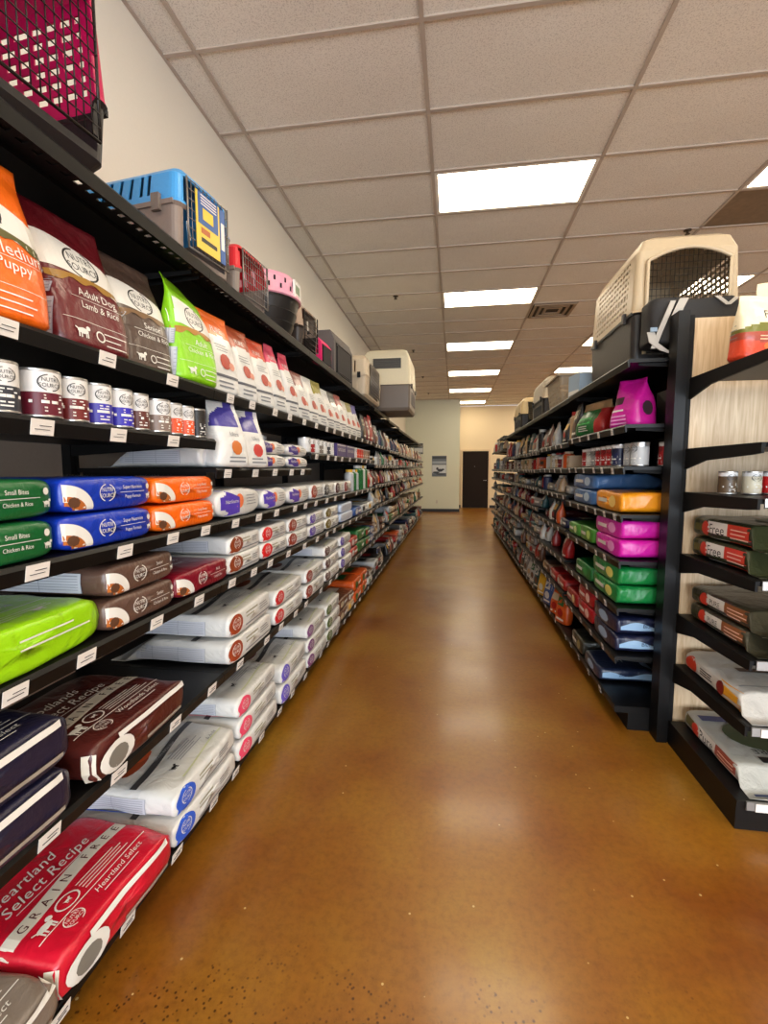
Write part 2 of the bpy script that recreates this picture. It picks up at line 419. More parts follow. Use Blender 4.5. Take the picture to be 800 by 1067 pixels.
# troffers
LENS = mat('troffer_lens', (255, 240, 212), .4, emit=LAMP)
LFR = mat('troffer_frame', (225, 220, 210), .4)
lroot = None; ordw = ['nearest', 'second', 'third', 'fourth', 'fifth', 'sixth', 'seventh', 'eighth', 'ninth', 'tenth', 'eleventh', 'twelfth', 'thirteenth', 'fourteenth', 'fifteenth', 'sixteenth']
for (c, i) in LIGHTS:
    if c == 2 and i > 22: continue
    x = (xs[c] + xs[c + 1]) / 2; y = Y0 + TR * (i + .5)
    if lroot is None:
        lroot = empty('ceiling_light', (0, 0, 0)); f = MB()
        for x0, y0, x1, y1 in ((-.598, -.293, .598, -.268), (-.598, .268, .598, .293), (-.598, -.268, -.573, .268), (.573, -.268, .598, .268)): f.box(x0, y0, -.001, x1, y1, .03, LFR)
        f.build('frame', lroot)
        f = MB(); f.box(-.572, -.267, .004, .572, .267, .01, LENS); f.build('diffuser', lroot)
        o = lroot
    else: o = copy_tree(lroot)
    o.location = (x, y, CEIL)
    colw = {2: 'over the aisle', 4: 'over the end display and right rack', 6: 'over the hidden next aisle'}[c]
    if i < 2: tag(o, 'fluorescent ceiling panel %s, %s row behind the camera' % (colw, {-10: 'third', -6: 'second', -2: 'first'}[i]), 'ceiling light', 'fluorescent panels in the ceiling')
    else: tag(o, 'long fluorescent ceiling panel %s, %s ahead of the camera' % (colw, ordw[(i - 2) // 4]), 'ceiling light', 'fluorescent panels in the ceiling')
# air vent
VM = mat('vent_metal', (150, 130, 108), .5, .2); VD = mat('vent_dark', (48, 36, 26), .8)
v = empty('ceiling_vent', (XA + TL + .31, Y0 + TR * 7.5, CEIL))
b = MB(); b.box(-.29, -.29, -.004, .29, .29, .004, VD); b.build('backing', v)
for k, r in enumerate((.28, .2, .12)):
    b = MB()
    for x0, y0, x1, y1 in ((-r, -r, r, -r + .035), (-r, r - .035, r, r), (-r, -r + .035, -r + .035, r - .035), (r - .035, -r + .035, r, r - .035)): b.box(x0, y0, -.02 + k * .003, x1, y1, -.004, VM)
    b.build('louvre_ring', v)
tag(v, 'square brown air vent in the ceiling right of the second light', 'vent')
# sprinklers and detectors
SPK = mat('sprinkler_brass', (70, 58, 46), .4, .6)
spr = None
for x, y, lb in ((-.78, 6.25, 'nearest sprinkler head, left of the second ceiling light'), (-.79, 9.05, 'second sprinkler head, left of the third ceiling light'), (-.78, 11.6, 'third sprinkler head, left of the fourth ceiling light'), (-.78, 14.1, 'sprinkler head nearest the end wall, left of the fifth light'), (2.15, 5.0, 'sprinkler head above the large beige crate')):
    if spr is None:
        b = MB(); b.lathe([(.035, 0), (.035, -.006), (.012, -.008), (.012, -.03), (.022, -.034), (.022, -.038)], SPK, 12); spr = b.build('sprinkler_head'); o = spr
    else: o = spr.copy(); COL.objects.link(o)
    o.location = (x, y, CEIL - .001); tag(o, lb, 'sprinkler', 'sprinkler heads in the ceiling')
# posters, outlet on the end wall
def poster(name, x0, z0, x1, z1, y, label, pup=True):
    r = empty(name, ((x0 + x1) / 2, y, z0)); w_ = (x1 - x0) / 2; h = z1 - z0
    b = MB(); b.box(-w_, -.006, 0, w_, 0, h, mat('poster_sky', (92, 98, 104), .4)); b.build('sheet', r)
    b = MB(); b.box(-w_ + .01, -.0075, h * .16, w_ - .01, -.006, h * .56, mat('poster_snow', (198, 202, 204), .4)); b.box(-w_ + .01, -.0075, h * .86, w_ - .01, -.006, h * .97, mat('poster_band', (34, 38, 40), .4))
    b.box(-w_ + .01, -.0075, h * .62, w_ - .01, -.006, h * .74, mat('poster_cloud', (150, 158, 164), .4)); b.build('printed_field', r)
    if pup:
        b = MB(); K = mat('poster_figure', (24, 26, 28), .4)
        def blob(cx, cz, rx, rz, n=10): b.prism([(cx + rx * cos(2 * pi * k / n), cz + rz * sin(2 * pi * k / n)) for k in range(n)], -.009, -.0075, K)
        blob(.03, h * .3, .09, .05); blob(-.06, h * .38, .04, .045); blob(.12, h * .34, .05, .03); blob(-.1, h * .2, .12, .03); blob(.05, h * .12, .17, .025)
        b.build('printed_animal', r)
    return tag(r, label, 'poster')
poster('wall_poster', -.727, 1.165, -.252, 1.84, YE - .001, 'grey and white poster with dark animal on the pale end wall')
poster('wall_poster', -1.32, 1.9, -1.02, 2.25, YE - .001, 'small dark poster high on end wall, behind the left rack', False)
b = MB(); b.box(-.035, -.006, -.06, .035, 0, .06, mat('outlet_plate', (205, 200, 185), .4)); o = b.build('wall_outlet'); o.location = (-.56, YE - .001, .33)
b = MB(); b.box(-.012, -.008, .01, .012, -.006, .04, mat('outlet_face', (150, 146, 136), .4)); b.box(-.012, -.008, -.04, .012, -.006, -.01, mat('outlet_face', (150, 146, 136), .4)); b.build('socket', o)
tag(o, 'small pale wall outlet low on the end wall', 'outlet')

# ================================================================== RACKS
ORD = ['first', 'second', 'third', 'fourth', 'fifth', 'sixth', 'seventh', 'eighth', 'ninth', 'tenth', 'eleventh', 'twelfth', 'thirteenth', 'fourteenth']
BAYW = 1.2192
def bay(side, y0, zs, depth, near, label, group, panel, topholes=False, rnd=0, tagw=.06, light_tags=False, topfront=None):
    """One 4-foot section. side +1: front faces +x (wall rack); -1: front faces -x."""
    xf = -.92 if side > 0 else .87
    r = empty('shelving_bay', (xf, y0, 0), 0 if side > 0 else pi)
    # local: x toward the aisle (front at 0), y runs 0..BAYW away from y0 for side>0 (mirrored for side<0)
    ya, yb = (0.0, BAYW) if side > 0 else (-BAYW, 0.0)
    xb = -depth
    H = zs[-1] + .01
    rn = random.Random(rnd)
    b = MB(); b.box(xb - .012, ya + .001, .0, xb, yb - .001, H, panel); b.build('back_panel', r)
    for yy in (ya, yb):
        b = MB(); y1 = yy + (.022 if yy == ya else -.022)
        b.box(xb, min(yy, y1) + .001, .0, xb + .04, max(yy, y1) - .001, H, BLACKMATTE)
        if near:
            for k in range(int(H / .05)): b.box(xb + .04, (yy + y1) / 2 - .003, .04 + k * .05, xb + .0405, (yy + y1) / 2 + .003, .065 + k * .05, SLOT)
        b.build('upright', r)
    for i, z in enumerate(zs):
        b = MB()
        if i == 0:
            b.box(xb + .05, ya + .002, 0, -.07, yb - .002, z - .035, BLACKMATTE)
            b.prism([(xb + .05, z - .035), (-.004, z - .035), (0, z - .03), (0, z - .004), (-.004, z), (xb + .05, z)], ya + .001, yb - .001, BLACK)
            sh = b.build('base_shelf', r)
        else:
            if topholes and i == len(zs) - 1:
                n = 30; st = (yb - ya) / n
                b.box(xb + .05, ya + .001, z - .016, -.11, yb - .001, z, BLACK); b.box(-.11, ya + .001, z - .003, -.072, yb - .001, z, BLACK); b.box(-.055, ya + .001, z - .003, 0, yb - .001, z, BLACK)
                for k in range(n): b.box(-.072, ya + k * st + .001, z - .003, -.055, ya + (k + .55) * st, z, BLACK)
            else: b.box(xb + .05, ya + .001, z - .018, 0, yb - .001, z, BLACK)
            b.prism([(0, z - .038), (.006, z - .042), (.012, z - .01), (.004, z), (0, z)], ya + .001, yb - .001, BLACK)
            for yy in (ya + .024, yb - .028): b.prism([(xb + .05, z - .062), (-.05, z - .03), (-.05, z - .018), (xb + .05, z - .018)], yy, yy + .004, BLACKMATTE)
            sh = b.build('shelf', r)
        # price tags
        top = (i == len(zs) - 1)
        if top: continue
        k = 0; yy = ya + .1 * rn.random() + .07; tgs = MB(); first = None
        step = .24 if side > 0 else .2
        while yy < yb - .09:
            wd = tagw * rn.uniform(.85, 1.1)
            ty = yy
            if near:
                if first is None:
                    t = MB(); t.prism([(.0, -.02), (.0012, -.02), (.0072, .015), (.006, .015)], -tagw / 2, tagw / 2, TAGW)
                    t.box(.0042, -.008, .0, .0062, .022, .0012, INKK); t.box(.003, -.02, -.008, .005, .018, -.0068, INKK)
                    first = t.build('price_tag', sh); first.location = (.0075, ty, z - .02) if i else (.001, ty, z - .02)
                else:
                    o = first.copy(); COL.objects.link(o); o.parent = sh; o.location = (first.location.x, ty, z - .02 + rn.uniform(-.002, .002))
            else:
                tgs.prism([(.0065, z - .038), (.0085, z - .038), (.0145, z - .006), (.0125, z - .006)] if i else [(.001, z - .034), (.0025, z - .034), (.0025, z - .004), (.001, z - .004)], ty, ty + wd * .75, TAGW)
            yy += step * rn.uniform(.8, 1.25)
        if tgs.v: tag(tgs.build('price_tags', sh), kind='stuff')
    return tag(r, label, 'shelving', group)
LB = [[.125, .585, .955, 1.20, 1.52, 1.715, 2.155], [.125, .585, .955, 1.20, 1.41, 1.715, 2.155],
      [.125, .585, .955, 1.20, 1.51, 1.715, 2.155], [.125, .585, .955, 1.20, 1.51, 1.715, 2.145],
      [.12, .60, .97, 1.22, 1.46, 1.70, 2.12], [.12, .64, .97, 1.22, 1.46, 1.68, 2.10],
      [.12, .62, 1.0, 1.25, 1.47, 1.66, 2.08], [.12, .62, 1.0, 1.24, 1.47, 1.65, 2.08], [.12, .62, 1.0, 1.26, 1.47, 1.65, 2.08],
      [.12, .62, 1.0, 1.24, 1.47, 1.64, 2.08], [.12, .60, 1.0, 1.25, 1.47, 1.64, 2.08]]
LY = [.482 + BAYW * i for i in range(11)]
for i in range(11):
    bay(1, LY[i], LB[i], .645, i < 3, '%s bay of the black wall rack on the left, counted from the camera' % ORD[i], 'bays of the wall rack', GREYPANEL, True, i)
RB = [[.13, .405, .667, .92, 1.165, 1.415, 1.63, 1.955], [.13, .43, .69, .93, 1.20, 1.41, 1.61, 1.95], [.13, .43, .72, 1.0, 1.21, 1.40, 1.59, 1.95],
      [.13, .43, .74, 1.01, 1.21, 1.40, 1.59, 1.95], [.13, .45, .74, 1.01, 1.22, 1.40, 1.60, 1.95], [.13, .45, .74, 1.0, 1.22, 1.40, 1.77, 2.0], [.13, .45, .74, 1.0, 1.22, 1.40, 1.77]]
RY = [2.57 + BAYW * i for i in range(7)]
DARKPANEL = mat('dark_back_panel', (30, 24, 22), .6)
for i in range(7):
    bay(-1, RY[i], RB[i], .6, i < 1, '%s bay of the black rack on the right, counted from the end display' % ORD[i], 'bays of the right rack', DARKPANEL, False, 40 + i, tagw=.036)

# end display facing the camera, at the near end of the right rack
WOOD = bpy.data.materials.new('pale_wood_panel'); WOOD.use_nodes = True; nt = WOOD.node_tree; wb = nt.nodes['Principled BSDF']
tc = nt.nodes.new('ShaderNodeTexCoord'); mp = nt.nodes.new('ShaderNodeMapping'); mp.inputs['Scale'].default_value = (22, 1, 1.6)
nt.links.new(tc.outputs['Object'], mp.inputs[0]); n = nt.nodes.new('ShaderNodeTexNoise'); n.inputs['Scale'].default_value = 3; n.inputs['Detail'].default_value = 8; n.inputs['Distortion'].default_value = .8
nt.links.new(mp.outputs[0], n.inputs['Vector']); rp = ramp(n.outputs['Fac'], [(.3, lin((192, 160, 122))), (.7, lin((226, 202, 168)))])
nt.links.new(rp.outputs[0], wb.inputs['Base Color']); wb.inputs['Roughness'].default_value = .45
EX0, EX1, EYB, EYF = 1.10, 1.98, 2.50, 1.89
EZ = [.12, .42, .68, .985, 1.29, 1.50, 1.835]
r = empty('end_display', (0, 0, 0))
b = MB(); b.box(EX0 + .03, EYB - .002, .0, EX1, EYB + .016, 2.12, WOOD); b.build('back_panel', r)
for x in (EX0 - .055, EX1):
    b = MB(); b.box(x, EYB - .03, 0, x + .05, EYB + .06, 2.15, BLACK); b.build('upright', r)
    b = MB()
    b.box(x + .05, EYB - .02, 0, x + .075, EYB + .0, 2.13, BLACKMATTE)
    for k in range(82): b.box(x + .056, EYB - .0206, .05 + k * .025, x + .062, EYB - .02, .065 + k * .025, SLOT)
    b.build('slotted_strip', r)
for i, z in enumerate(EZ):
    b = MB(); yf = EYF if i < 4 else EYF + .02
    if i == 0:
        b.box(EX0, EYF, 0, EX1, EYB - .03, z - .004, BLACK); b.box(EX0 - .001, EYF - .004, z - .02, EX1 + .001, EYB - .03, z, BLACK); sh = b.build('base_shelf', r)
    else:
        b.box(EX0 + .022, yf, z - .018, EX1 - .02, EYB - .025, z, BLACK)
        for x in (EX0 + .012, EX1 - .02): b.prism([(EYB - .02, z - .1), (EYB - .2, z - .06), (yf + .06, z - .045), (yf, z - .04), (yf, z), (EYB - .02, z)], x, x + .01, BLACKMATTE, 'x')
        sh = b.build('shelf', r)
    b = MB(); x0 = EX0 + .03
    b.prism([(yf - .006, z - .035), (yf - .014, z - .03), (yf - .012, z + .002), (yf - .006, z + .004)], x0, EX1 - .02, STEEL, 'x')
    b.build('price_rail', sh)
    if i in (0, 1): box_part('price_tag', sh, x0 + .03, yf - .0165, z - .032, x0 + .09, yf - .0145, z, TAGW)
tag(r, 'black end display with pale wood back at the near end of right rack', 'shelving')

# ================================================================== PRODUCTS
def place(o, x, y, z, rz, label, group, cat='bag', tilt=None):
    o.location = (x, y, z); o.rotation_euler = (tilt[0] if tilt else 0, tilt[1] if tilt else 0, rz)
    return tag(o, label, cat, group)
def photo_quarter(P, chart, cu, cv, ru, rv, edge, food=(176, 98, 42)):
    P.disc('picture_print', chart, cu, cv, ru, rv, INKW, 14, 0, pi / 2)
    P.disc('picture_print', chart, cu + ru * .02, cv, ru * .7, rv * .55, ink(food), 12, 0, pi / 2)
    P.disc('picture_print', chart, cu + ru * .3, cv + rv * .3, ru * .2, rv * .22, ink((90, 58, 40)), 8)

def colour_end_bag(rgb, seed, W, T, name1, name2, D=.5, photo=True, right_dots=True):
    """Coloured bag whose blunt end carries picture, maker's mark and two lines."""
    P = Prod(lying_bag(D, W, T, film(rgb), seed, wr=.0035))
    h = T
    if photo: photo_quarter(P, 'end', -W / 2 + .008, h * .08, W * .25, h * .72, None)
    P.badge('lettering', 'end', -W * .08, h * .52, h * .27, INKW)
    P.text('lettering', 'end', name1, W * .22, h * .66, h * .17, INKW, squash=.9)
    P.rect('lettering', 'end', W * .06, h * .5, W * .38, h * .515, INKW)
    P.text('lettering', 'end', name2, W * .22, h * .36, h * .15, INKW, squash=.9)
    if right_dots: P.disc('lettering', 'end', W * .43, h * .66, h * .1, h * .1, INKW, 8); P.pup('lettering', 'end', W * .43, h * .36, h * .2, INKW)
    for k in range(2): P.text('lettering', 'top', (name1, 'DOG FOOD')[k], 0, -D * .28 + k * .05, .03, INKW, squash=.9)
    nutrition(P, 'sideN', -D * .34, h * .2, D * .36, h * .8)
    return P
def white_logo_bag(rgb, seed, W=.44, T=.1, D=.52, stripe=True, pic=(120, 60, 40), text='ADULT'):
    """White bag, coloured drop-shaped mark wrapping the lower corner, dark band on top."""
    P = Prod(lying_bag(D, W, T, film(WHITE), seed, wr=.005, puff=.12))
    h = T; c = ink(rgb)
    P.disc('logo_print', 'end', -W / 2 + .064, h * .53, .054, h * .42, c, 22)
    P.band('logo_print', 'end', -W / 2 + .008, -W / 2 + .055, lambda u: h * .04, lambda u: h * (.06 + .6 * min(1, (u + W / 2) / .045)), c, 6, 3)
    P.badge('logo_lettering', 'end', -W / 2 + .066, h * .56, h * .26, INKW)
    P.bars('lettering', 'end', -W * .18, W * .1, h * .72, 2, ink((150, 146, 120)), h * .16, h * .06, seed)
    P.bars('lettering', 'end', W * .14, W * .36, h * .68, 3, INKG, h * .11, h * .035, seed + 2)
    P.rect('lettering', 'end', -W * .2, h * .22, W * .42, h * .28, INKG)
    nutrition(P, 'sideN', -D * .36, h * .2, D * .3, h * .78)
    nutrition(P, 'sideP', -D * .3, h * .2, D * .36, h * .78)
    if stripe:
        f0 = -D / 2
        P.band('stripe_print', 'top', -W * .47, W * .47, lambda u: f0 + .17 + .02 * sin(u * 9), lambda u: f0 + .195 + .02 * sin(u * 9), ink((66, 64, 66)), 20, 1)
        P.text('stripe_lettering', 'top', text, .0, f0 + .183, .016, ink((180, 180, 180)))
        P.bars('top_lettering', 'top', -W * .1, W * .3, f0 + .14, 5, ink((150, 150, 156)), .012, .004, seed)
        P.text('top_lettering', 'top', 'Adult', W * .28, f0 + .06, .03, INKG)
        P.disc('picture_print', 'top', -W * .22, f0 + .235, .07, .028, ink(pic), 14); P.disc('picture_print', 'top', -W * .1, f0 + .24, .04, .02, ink(tuple(min(255, int(x * 1.3)) for x in pic)), 10)
        P.pup('animal_print', 'top', -W * .2, f0 + .09, .026, INKK)
        P.band('top_lettering', 'top', -W * .3, W * .4, lambda u: f0 + .035 + .01 * sin(u * 12), lambda u: f0 + .042 + .01 * sin(u * 12), ink((196, 200, 160)), 10, 1)
    return P
def select_bag(rgb, seed, W, T, D, t1, white_edge=True):
    """Big coloured 'select recipe' bag: wavy pale band with GRAIN FREE, script title, oval picture on the end."""
    cream = film((222, 214, 202)); c = film(rgb)
    P = Prod(lying_bag(D, W, T, c, seed, wr=.007, puff=.08, nx=20))
    B = ink((214, 206, 192))
    f0 = -D / 2
    wav = lambda u: f0 + .15 + .014 * sin(u * 11 + .6)
    P.band('band_print', 'top', -W * .49, W * .49, lambda u: wav(u), lambda u: wav(u) + .042, B, 26, 2)
    for k, ch in enumerate('GRAIN FREE'):
        u = -W * .36 + W * .76 * k / 9
        if ch != ' ': P.text('band_lettering', 'top', ch, u, wav(u) + .02, .034, ink(tuple(int(x * .4) for x in rgb)), rot=.15 * cos(u * 11))
    P.text('lettering', 'top', t1, -W * .1, f0 + .285, .05, INKW, shear=.35)
    P.text('lettering', 'top', 'Select Recipe', -W * .02, f0 + .235, .05, INKW, shear=.35)
    P.rect('lettering', 'top', -W * .3, f0 + .205, W * .26, f0 + .2075, INKW)
    P.bars('lettering', 'top', -W * .06, W * .36, f0 + .128, 4, INKW, .011, .003, seed)
    P.rect('lettering', 'top', -W * .42, f0 + .078, W * .42, f0 + .081, INKW)
    P.disc('lettering', 'top', -W * .16, f0 + .112, .034, .024, INKW, 16, hole=.85); P.pup('lettering', 'top', -W * .33, f0 + .105, .04, INKW); P.pup('lettering', 'top', -W * .16, f0 + .112, .015, INKW)
    P.badge('lettering', 'top', -W * .25, f0 + .052, .022, INKW)
    P.text('lettering', 'top', t1 + ' Select', W * .12, f0 + .056, .026, INKW, shear=.35)
    P.rect('lettering', 'top', -W * .06, f0 + .034, W * .24, f0 + .037, INKW)
    if white_edge: P.rect('edge_print', 'end', -W * .28, T * .8, W * .46, T * .92, INKW)
    P.disc('picture_print', 'end', -W * .3, T * .45, W * .15, T * .38, INKW, 18); P.disc('picture_print', 'end', -W * .3, T * .42, W * .09, T * .26, ink((120, 116, 108)), 14)
    P.rect('lettering', 'end', -W * .02, T * .2, W * .4, T * .28, ink((150, 140, 130)))
    P.rect('side_seam', 'sideN', D * .44, T * .12, D * .49, T * .8, B)
    return P
GLF = 'pet food bags lying on the wall rack'; GST = 'pet food bags standing on the wall rack'
XL = -.922
def lay(P, name, y0, y1, z, label, D=.5, group=GLF, dx=0, n=1, T=.1, labels=None, rz=0, cat='bag', side=1):
    """Lay the bag between y0 and y1 with its blunt end at the shelf front; n of them stacked."""
    pr = P if isinstance(P, bpy.types.Object) else P.proto(name)
    out = []
    zt = max(max(v.co.z for v in pr.data.vertices), max([v.co.z for c in pr.children for v in c.data.vertices] or [0]))
    T = zt
    for k in range(n):
        o = pr if k == 0 else copy_tree(pr)
        x = (XL - D / 2 - dx - .004 * k) if side > 0 else (.875 + D / 2 + dx)
        place(o, x, (y0 + y1) / 2 + (.006 if k else 0), z + .001 + k * (T + .001), rz + (0.02 if k else 0) + (0 if side > 0 else pi), labels[k] if labels else label, group, cat)
        out.append(o)
    return out
N = 'pet_food_bag'
def layo(*a, **k): return lay(*a, dx=-.02, **k)
# --- base shelf z=.125
z = .127
P = select_bag((196, 18, 44), 3, .44, .115, .56, 'Heartland')
layo(P, N, .875, 1.315, z, 'big red grain free bag lying on the bottom shelf beside the floor', .56, rz=-.04)
P = select_bag((128, 116, 106), 5, .38, .1, .5, 'Prairie')
layo(P, N, .49, .87, z, 'grey brown bag at the near end of the bottom shelf', .5)
P = white_logo_bag((46, 88, 196), 7, .45, .09, .56, pic=(150, 66, 36), text='GRAIN INCLUSIVE')
layo(P, N, 1.325, 1.78, z, '', .56, n=2, T=.1, labels=['lower white bag with blue logo beside the red bag, bottom shelf', 'upper white bag with blue logo beside the red bag, bottom shelf'])
P = white_logo_bag((226, 72, 104), 8, .45, .085, .54, text='SENIOR')
layo(P, N, 1.80, 2.25, z, '', .54, n=3, T=.09, labels=['white bag with pink logo, lowest of three on bottom shelf', 'white bag with pink logo, middle of three on bottom shelf', 'white bag with pink logo, topmost of three on bottom shelf'])
P = white_logo_bag((98, 84, 190), 9, .45, .1, .54, pic=(90, 40, 60), text='LARGE')
layo(P, N, 2.29, 2.75, z, '', .54, n=2, T=.1, labels=['lower white bag with violet logo on bottom shelf past the pink logos', 'upper white bag with violet logo on bottom shelf past the pink logos'])
P = white_logo_bag((122, 70, 122), 10, .44, .085, .52, pic=(60, 40, 70), text='LITE')
layo(P, N, 2.77, 3.2, z, '', .52, n=3, T=.085, labels=['white bag with plum logo, %s of three on bottom shelf' % q for q in ('lowest', 'middle', 'topmost')])
P = white_logo_bag((88, 104, 56), 11, .42, .085, .5, pic=(70, 60, 40))
layo(P, N, 3.22, 3.65, z, '', .5, n=3, T=.085, labels=['white bag with olive logo on bottom shelf, %s of its stack' % q for q in ('lowest', 'middle', 'topmost')])
# --- shelf z=.585
z = .587
P = select_bag((30, 28, 52), 13, .44, .115, .54, 'Seafood')
layo(P, N, .51, .95, z, '', .54, n=2, T=.112, labels=['lower dark navy bag with white stripe, near end of second shelf', 'upper dark navy bag with white stripe, near end of second shelf'])
P = select_bag((78, 30, 26), 14, .43, .108, .56, 'Woodlands')
layo(P, N, .985, 1.42, z, 'dark brown grain free bag beside the navy bags on second shelf', .56, rz=.03)
P = white_logo_bag((152, 62, 30), 15, .47, .1, .54, text='CHICKEN')
layo(P, N, 1.73, 2.21, z, '', .54, n=2, T=.1, labels=['lower white bag with rust logo after the gap on second shelf', 'upper white bag with rust logo after the gap on second shelf'])
P = white_logo_bag((196, 36, 40), 16, .47, .085, .54, text='LAMB')
layo(P, N, 2.23, 2.71, z, '', .54, n=2, T=.085, labels=['lower white bag with red logo on second shelf', 'upper white bag with red logo on second shelf'])
P = white_logo_bag((138, 52, 40), 17, .42, .085, .52, text='BEEF')
layo(P, N, 2.74, 3.17, z, '', .52, n=2, T=.085, labels=['lower white bag with brick logo on second shelf', 'upper white bag with brick logo on second shelf'])
P = white_logo_bag((92, 62, 58), 18, .42, .08, .5)
layo(P, N, 3.19, 3.62, z, '', .5, n=3, T=.085, labels=['white bag with dark brown logo, second shelf, %s of three' % q for q in ('lowest', 'middle', 'topmost')])
P = white_logo_bag((92, 72, 160), 19, .42, .08, .5)
layo(P, N, 3.64, 4.08, z, '', .5, n=3, T=.09, labels=['white bag with purple logo, second shelf, %s of three' % q for q in ('lowest', 'middle', 'topmost')])
# --- shelf z=.955
z = .957
P = Prod(lying_bag(.56, .47, .11, film((150, 208, 16)), 21, wr=.011, puff=.15, nx=20))
for k, (u, v) in enumerate(((-.08, -.1), (.02, -.04), (-.05, .02), (.06, -.16))): P.rect('lettering', 'top', u - .12, v, u + .14, v + .004, INKW)
P.bars('lettering', 'top', -.16, .16, -.2, 3, INKW, .014, .003, 2); P.text('lettering', 'top', 'Adult Chicken & Rice', .0, .06, .032, INKW, squash=.9)
P.badge('lettering', 'end', -.1, .055, .026, INKW); P.text('lettering', 'top', 'Super Nutrition', .04, -.125, .03, INKW, squash=.9); P.pup('lettering', 'top', .1, -.225, .025, INKW)
P.bars('lettering', 'end', -.02, .2, .075, 2, INKW, .02, .004, 1)
lay(P, N, .60, 1.09, z, 'lime green bag slumped at the near end of third shelf', .56, rz=.06)
P = colour_end_bag((92, 68, 58), 22, .32, .088, 'Senior', 'Chicken & Rice', .54)
lay(P, N, 1.10, 1.42, z, '', .54, n=2, T=.085, labels=['lower taupe brown bag with food picture next to lime bag', 'upper taupe brown bag with food picture next to lime bag'])
P = colour_end_bag((122, 16, 36), 23, .37, .088, 'Adult', 'Lamb & Rice', .52)
lay(P, N, 1.43, 1.80, z, 'maroon bag with food picture on third shelf', .52)
def small_white(rgb, seed, W=.33, T=.08, D=.5): return white_logo_bag(rgb, seed, W, T, D, stripe=False)
P = small_white((132, 60, 30), 24, .33); ps = lay(P, N, 1.81, 2.13, z, '', .5, n=2, T=.08, labels=['lower white bag with rust logo beside the maroon bag', 'upper white bag with rust logo beside the maroon bag'])
P = small_white((206, 34, 34), 25, .36); lay(P, N, 2.14, 2.5, z, '', .5, n=2, T=.08, labels=['lower small white bag with bright red logo, third shelf', 'upper small white bag with bright red logo, third shelf'])
P = small_white((140, 56, 36), 26, .36); lay(P, N, 2.51, 2.88, z, '', .5, n=2, T=.078, labels=['lower white bag with brown logo past the red ones, third shelf', 'upper white bag with brown logo past the red ones, third shelf'])
P = small_white((94, 70, 158), 27, .38); lay(P, N, 2.9, 3.28, z, '', .5, n=2, T=.078, labels=['lower white bag with mauve logo, third shelf', 'upper white bag with mauve logo, third shelf'])
P = small_white((112, 96, 40), 28, .40); lay(P, N, 3.3, 3.7, z, '', .5, n=2, T=.085, labels=['lower white bag with olive brown logo, third shelf', 'upper white bag with olive brown logo, third shelf'])
def blue_box_bag(seed):
    P = Prod(lying_bag(.5, .48, .078, film((176, 190, 214)), seed, wr=.003, mf=lambda c: film((176, 190, 214)) if c.y < .17 else film((34, 40, 132))))
    nutrition(P, 'end', -.22, .012, .14, .066); return P
P = blue_box_bag(29); lay(P, N, 3.74, 4.24, z, '', .5, n=1, T=.1, label='pale blue and navy bag on third shelf') if False else lay(P, N, 3.74, 4.24, z, '', .5, n=2, T=.1, labels=['lower pale blue and navy bag on third shelf', 'upper pale blue and navy bag on third shelf'])
# --- shelf z=1.20
z = 1.202
P = colour_end_bag((16, 92, 44), 31, .36, .088, 'Small Bites', 'Chicken & Rice', .54)
lay(P, N, .60, .96, z, '', .54, n=2, T=.088, labels=['lower green bag at near end of fourth shelf', 'upper green bag at near end of fourth shelf'])
P = colour_end_bag((16, 52, 168), 32, .345, .088, 'Super Nutrition', 'Puppy Formula', .52)
lay(P, N, .975, 1.32, z, '', .52, n=2, T=.085, labels=['lower royal blue bag between green and orange bags', 'upper royal blue bag between green and orange bags'])
P = colour_end_bag((240, 104, 16), 33, .375, .085, 'Large Breed', 'Puppy Formula', .5)
lay(P, N, 1.33, 1.705, z, '', .5, n=2, T=.082, labels=['lower orange bag beside the blue bags, fourth shelf', 'upper orange bag beside the blue bags, fourth shelf'])
def purple_corner(seed, W, T=.11, D=.5, rgb=(84, 62, 172)):
    P = Prod(lying_bag(D, W, T, film(WHITE), seed, wr=.006, puff=.25, e1=.6, e2=.8))
    P.disc('accent_print', 'end', -W * .06, T * .55, W * .09, T * .26, ink((226, 120, 70)), 14)
    P.band('corner_print', 'end', -W * .44, -W * .06, lambda u: T * (.08 + .3 * max(0, (u / W + .3)) ** 1.2), lambda u: T * (.95 - 1.1 * max(0, u / W + .4) ** 1.3), ink(rgb), 12, 4)
    P.text('lettering', 'end', 'NutriSource', -W * .22, T * .55, .022, INKW)
    P.bars('lettering', 'end', W * .1, W * .36, T * .7, 4, INKG, .013, .003, seed)
    P.rect('lettering', 'top', -W * .3, 0, W * .3, .01, INKG); return P
P = purple_corner(34, .42, .12); lay(P, N, 1.72, 2.14, z, 'plump white bag with purple corner beside the orange bags', .5)
P = purple_corner(35, .34, .105); lay(P, N, 2.16, 2.5, z, 'white bag with purple corner, second past the orange bags', .5)
P = purple_corner(36, .4, .1, .5, (92, 66, 160)); lay(P, N, 2.52, 2.92, z, 'white bag with purple corner, third past the orange bags', .5)
for k, (y0, y1, c, cn) in enumerate(((2.95, 3.25, (150, 60, 40), 'brick'), (3.27, 3.56, (60, 56, 54), 'charcoal'), (3.58, 3.86, (74, 30, 34), 'wine'), (3.88, 4.16, (120, 34, 34), 'crimson'))):
    P = small_white(c, 40 + k, y1 - y0, .1); lay(P, N, y0, y1, z, 'white bag with %s logo lying on fourth shelf of third bay' % cn, .5)
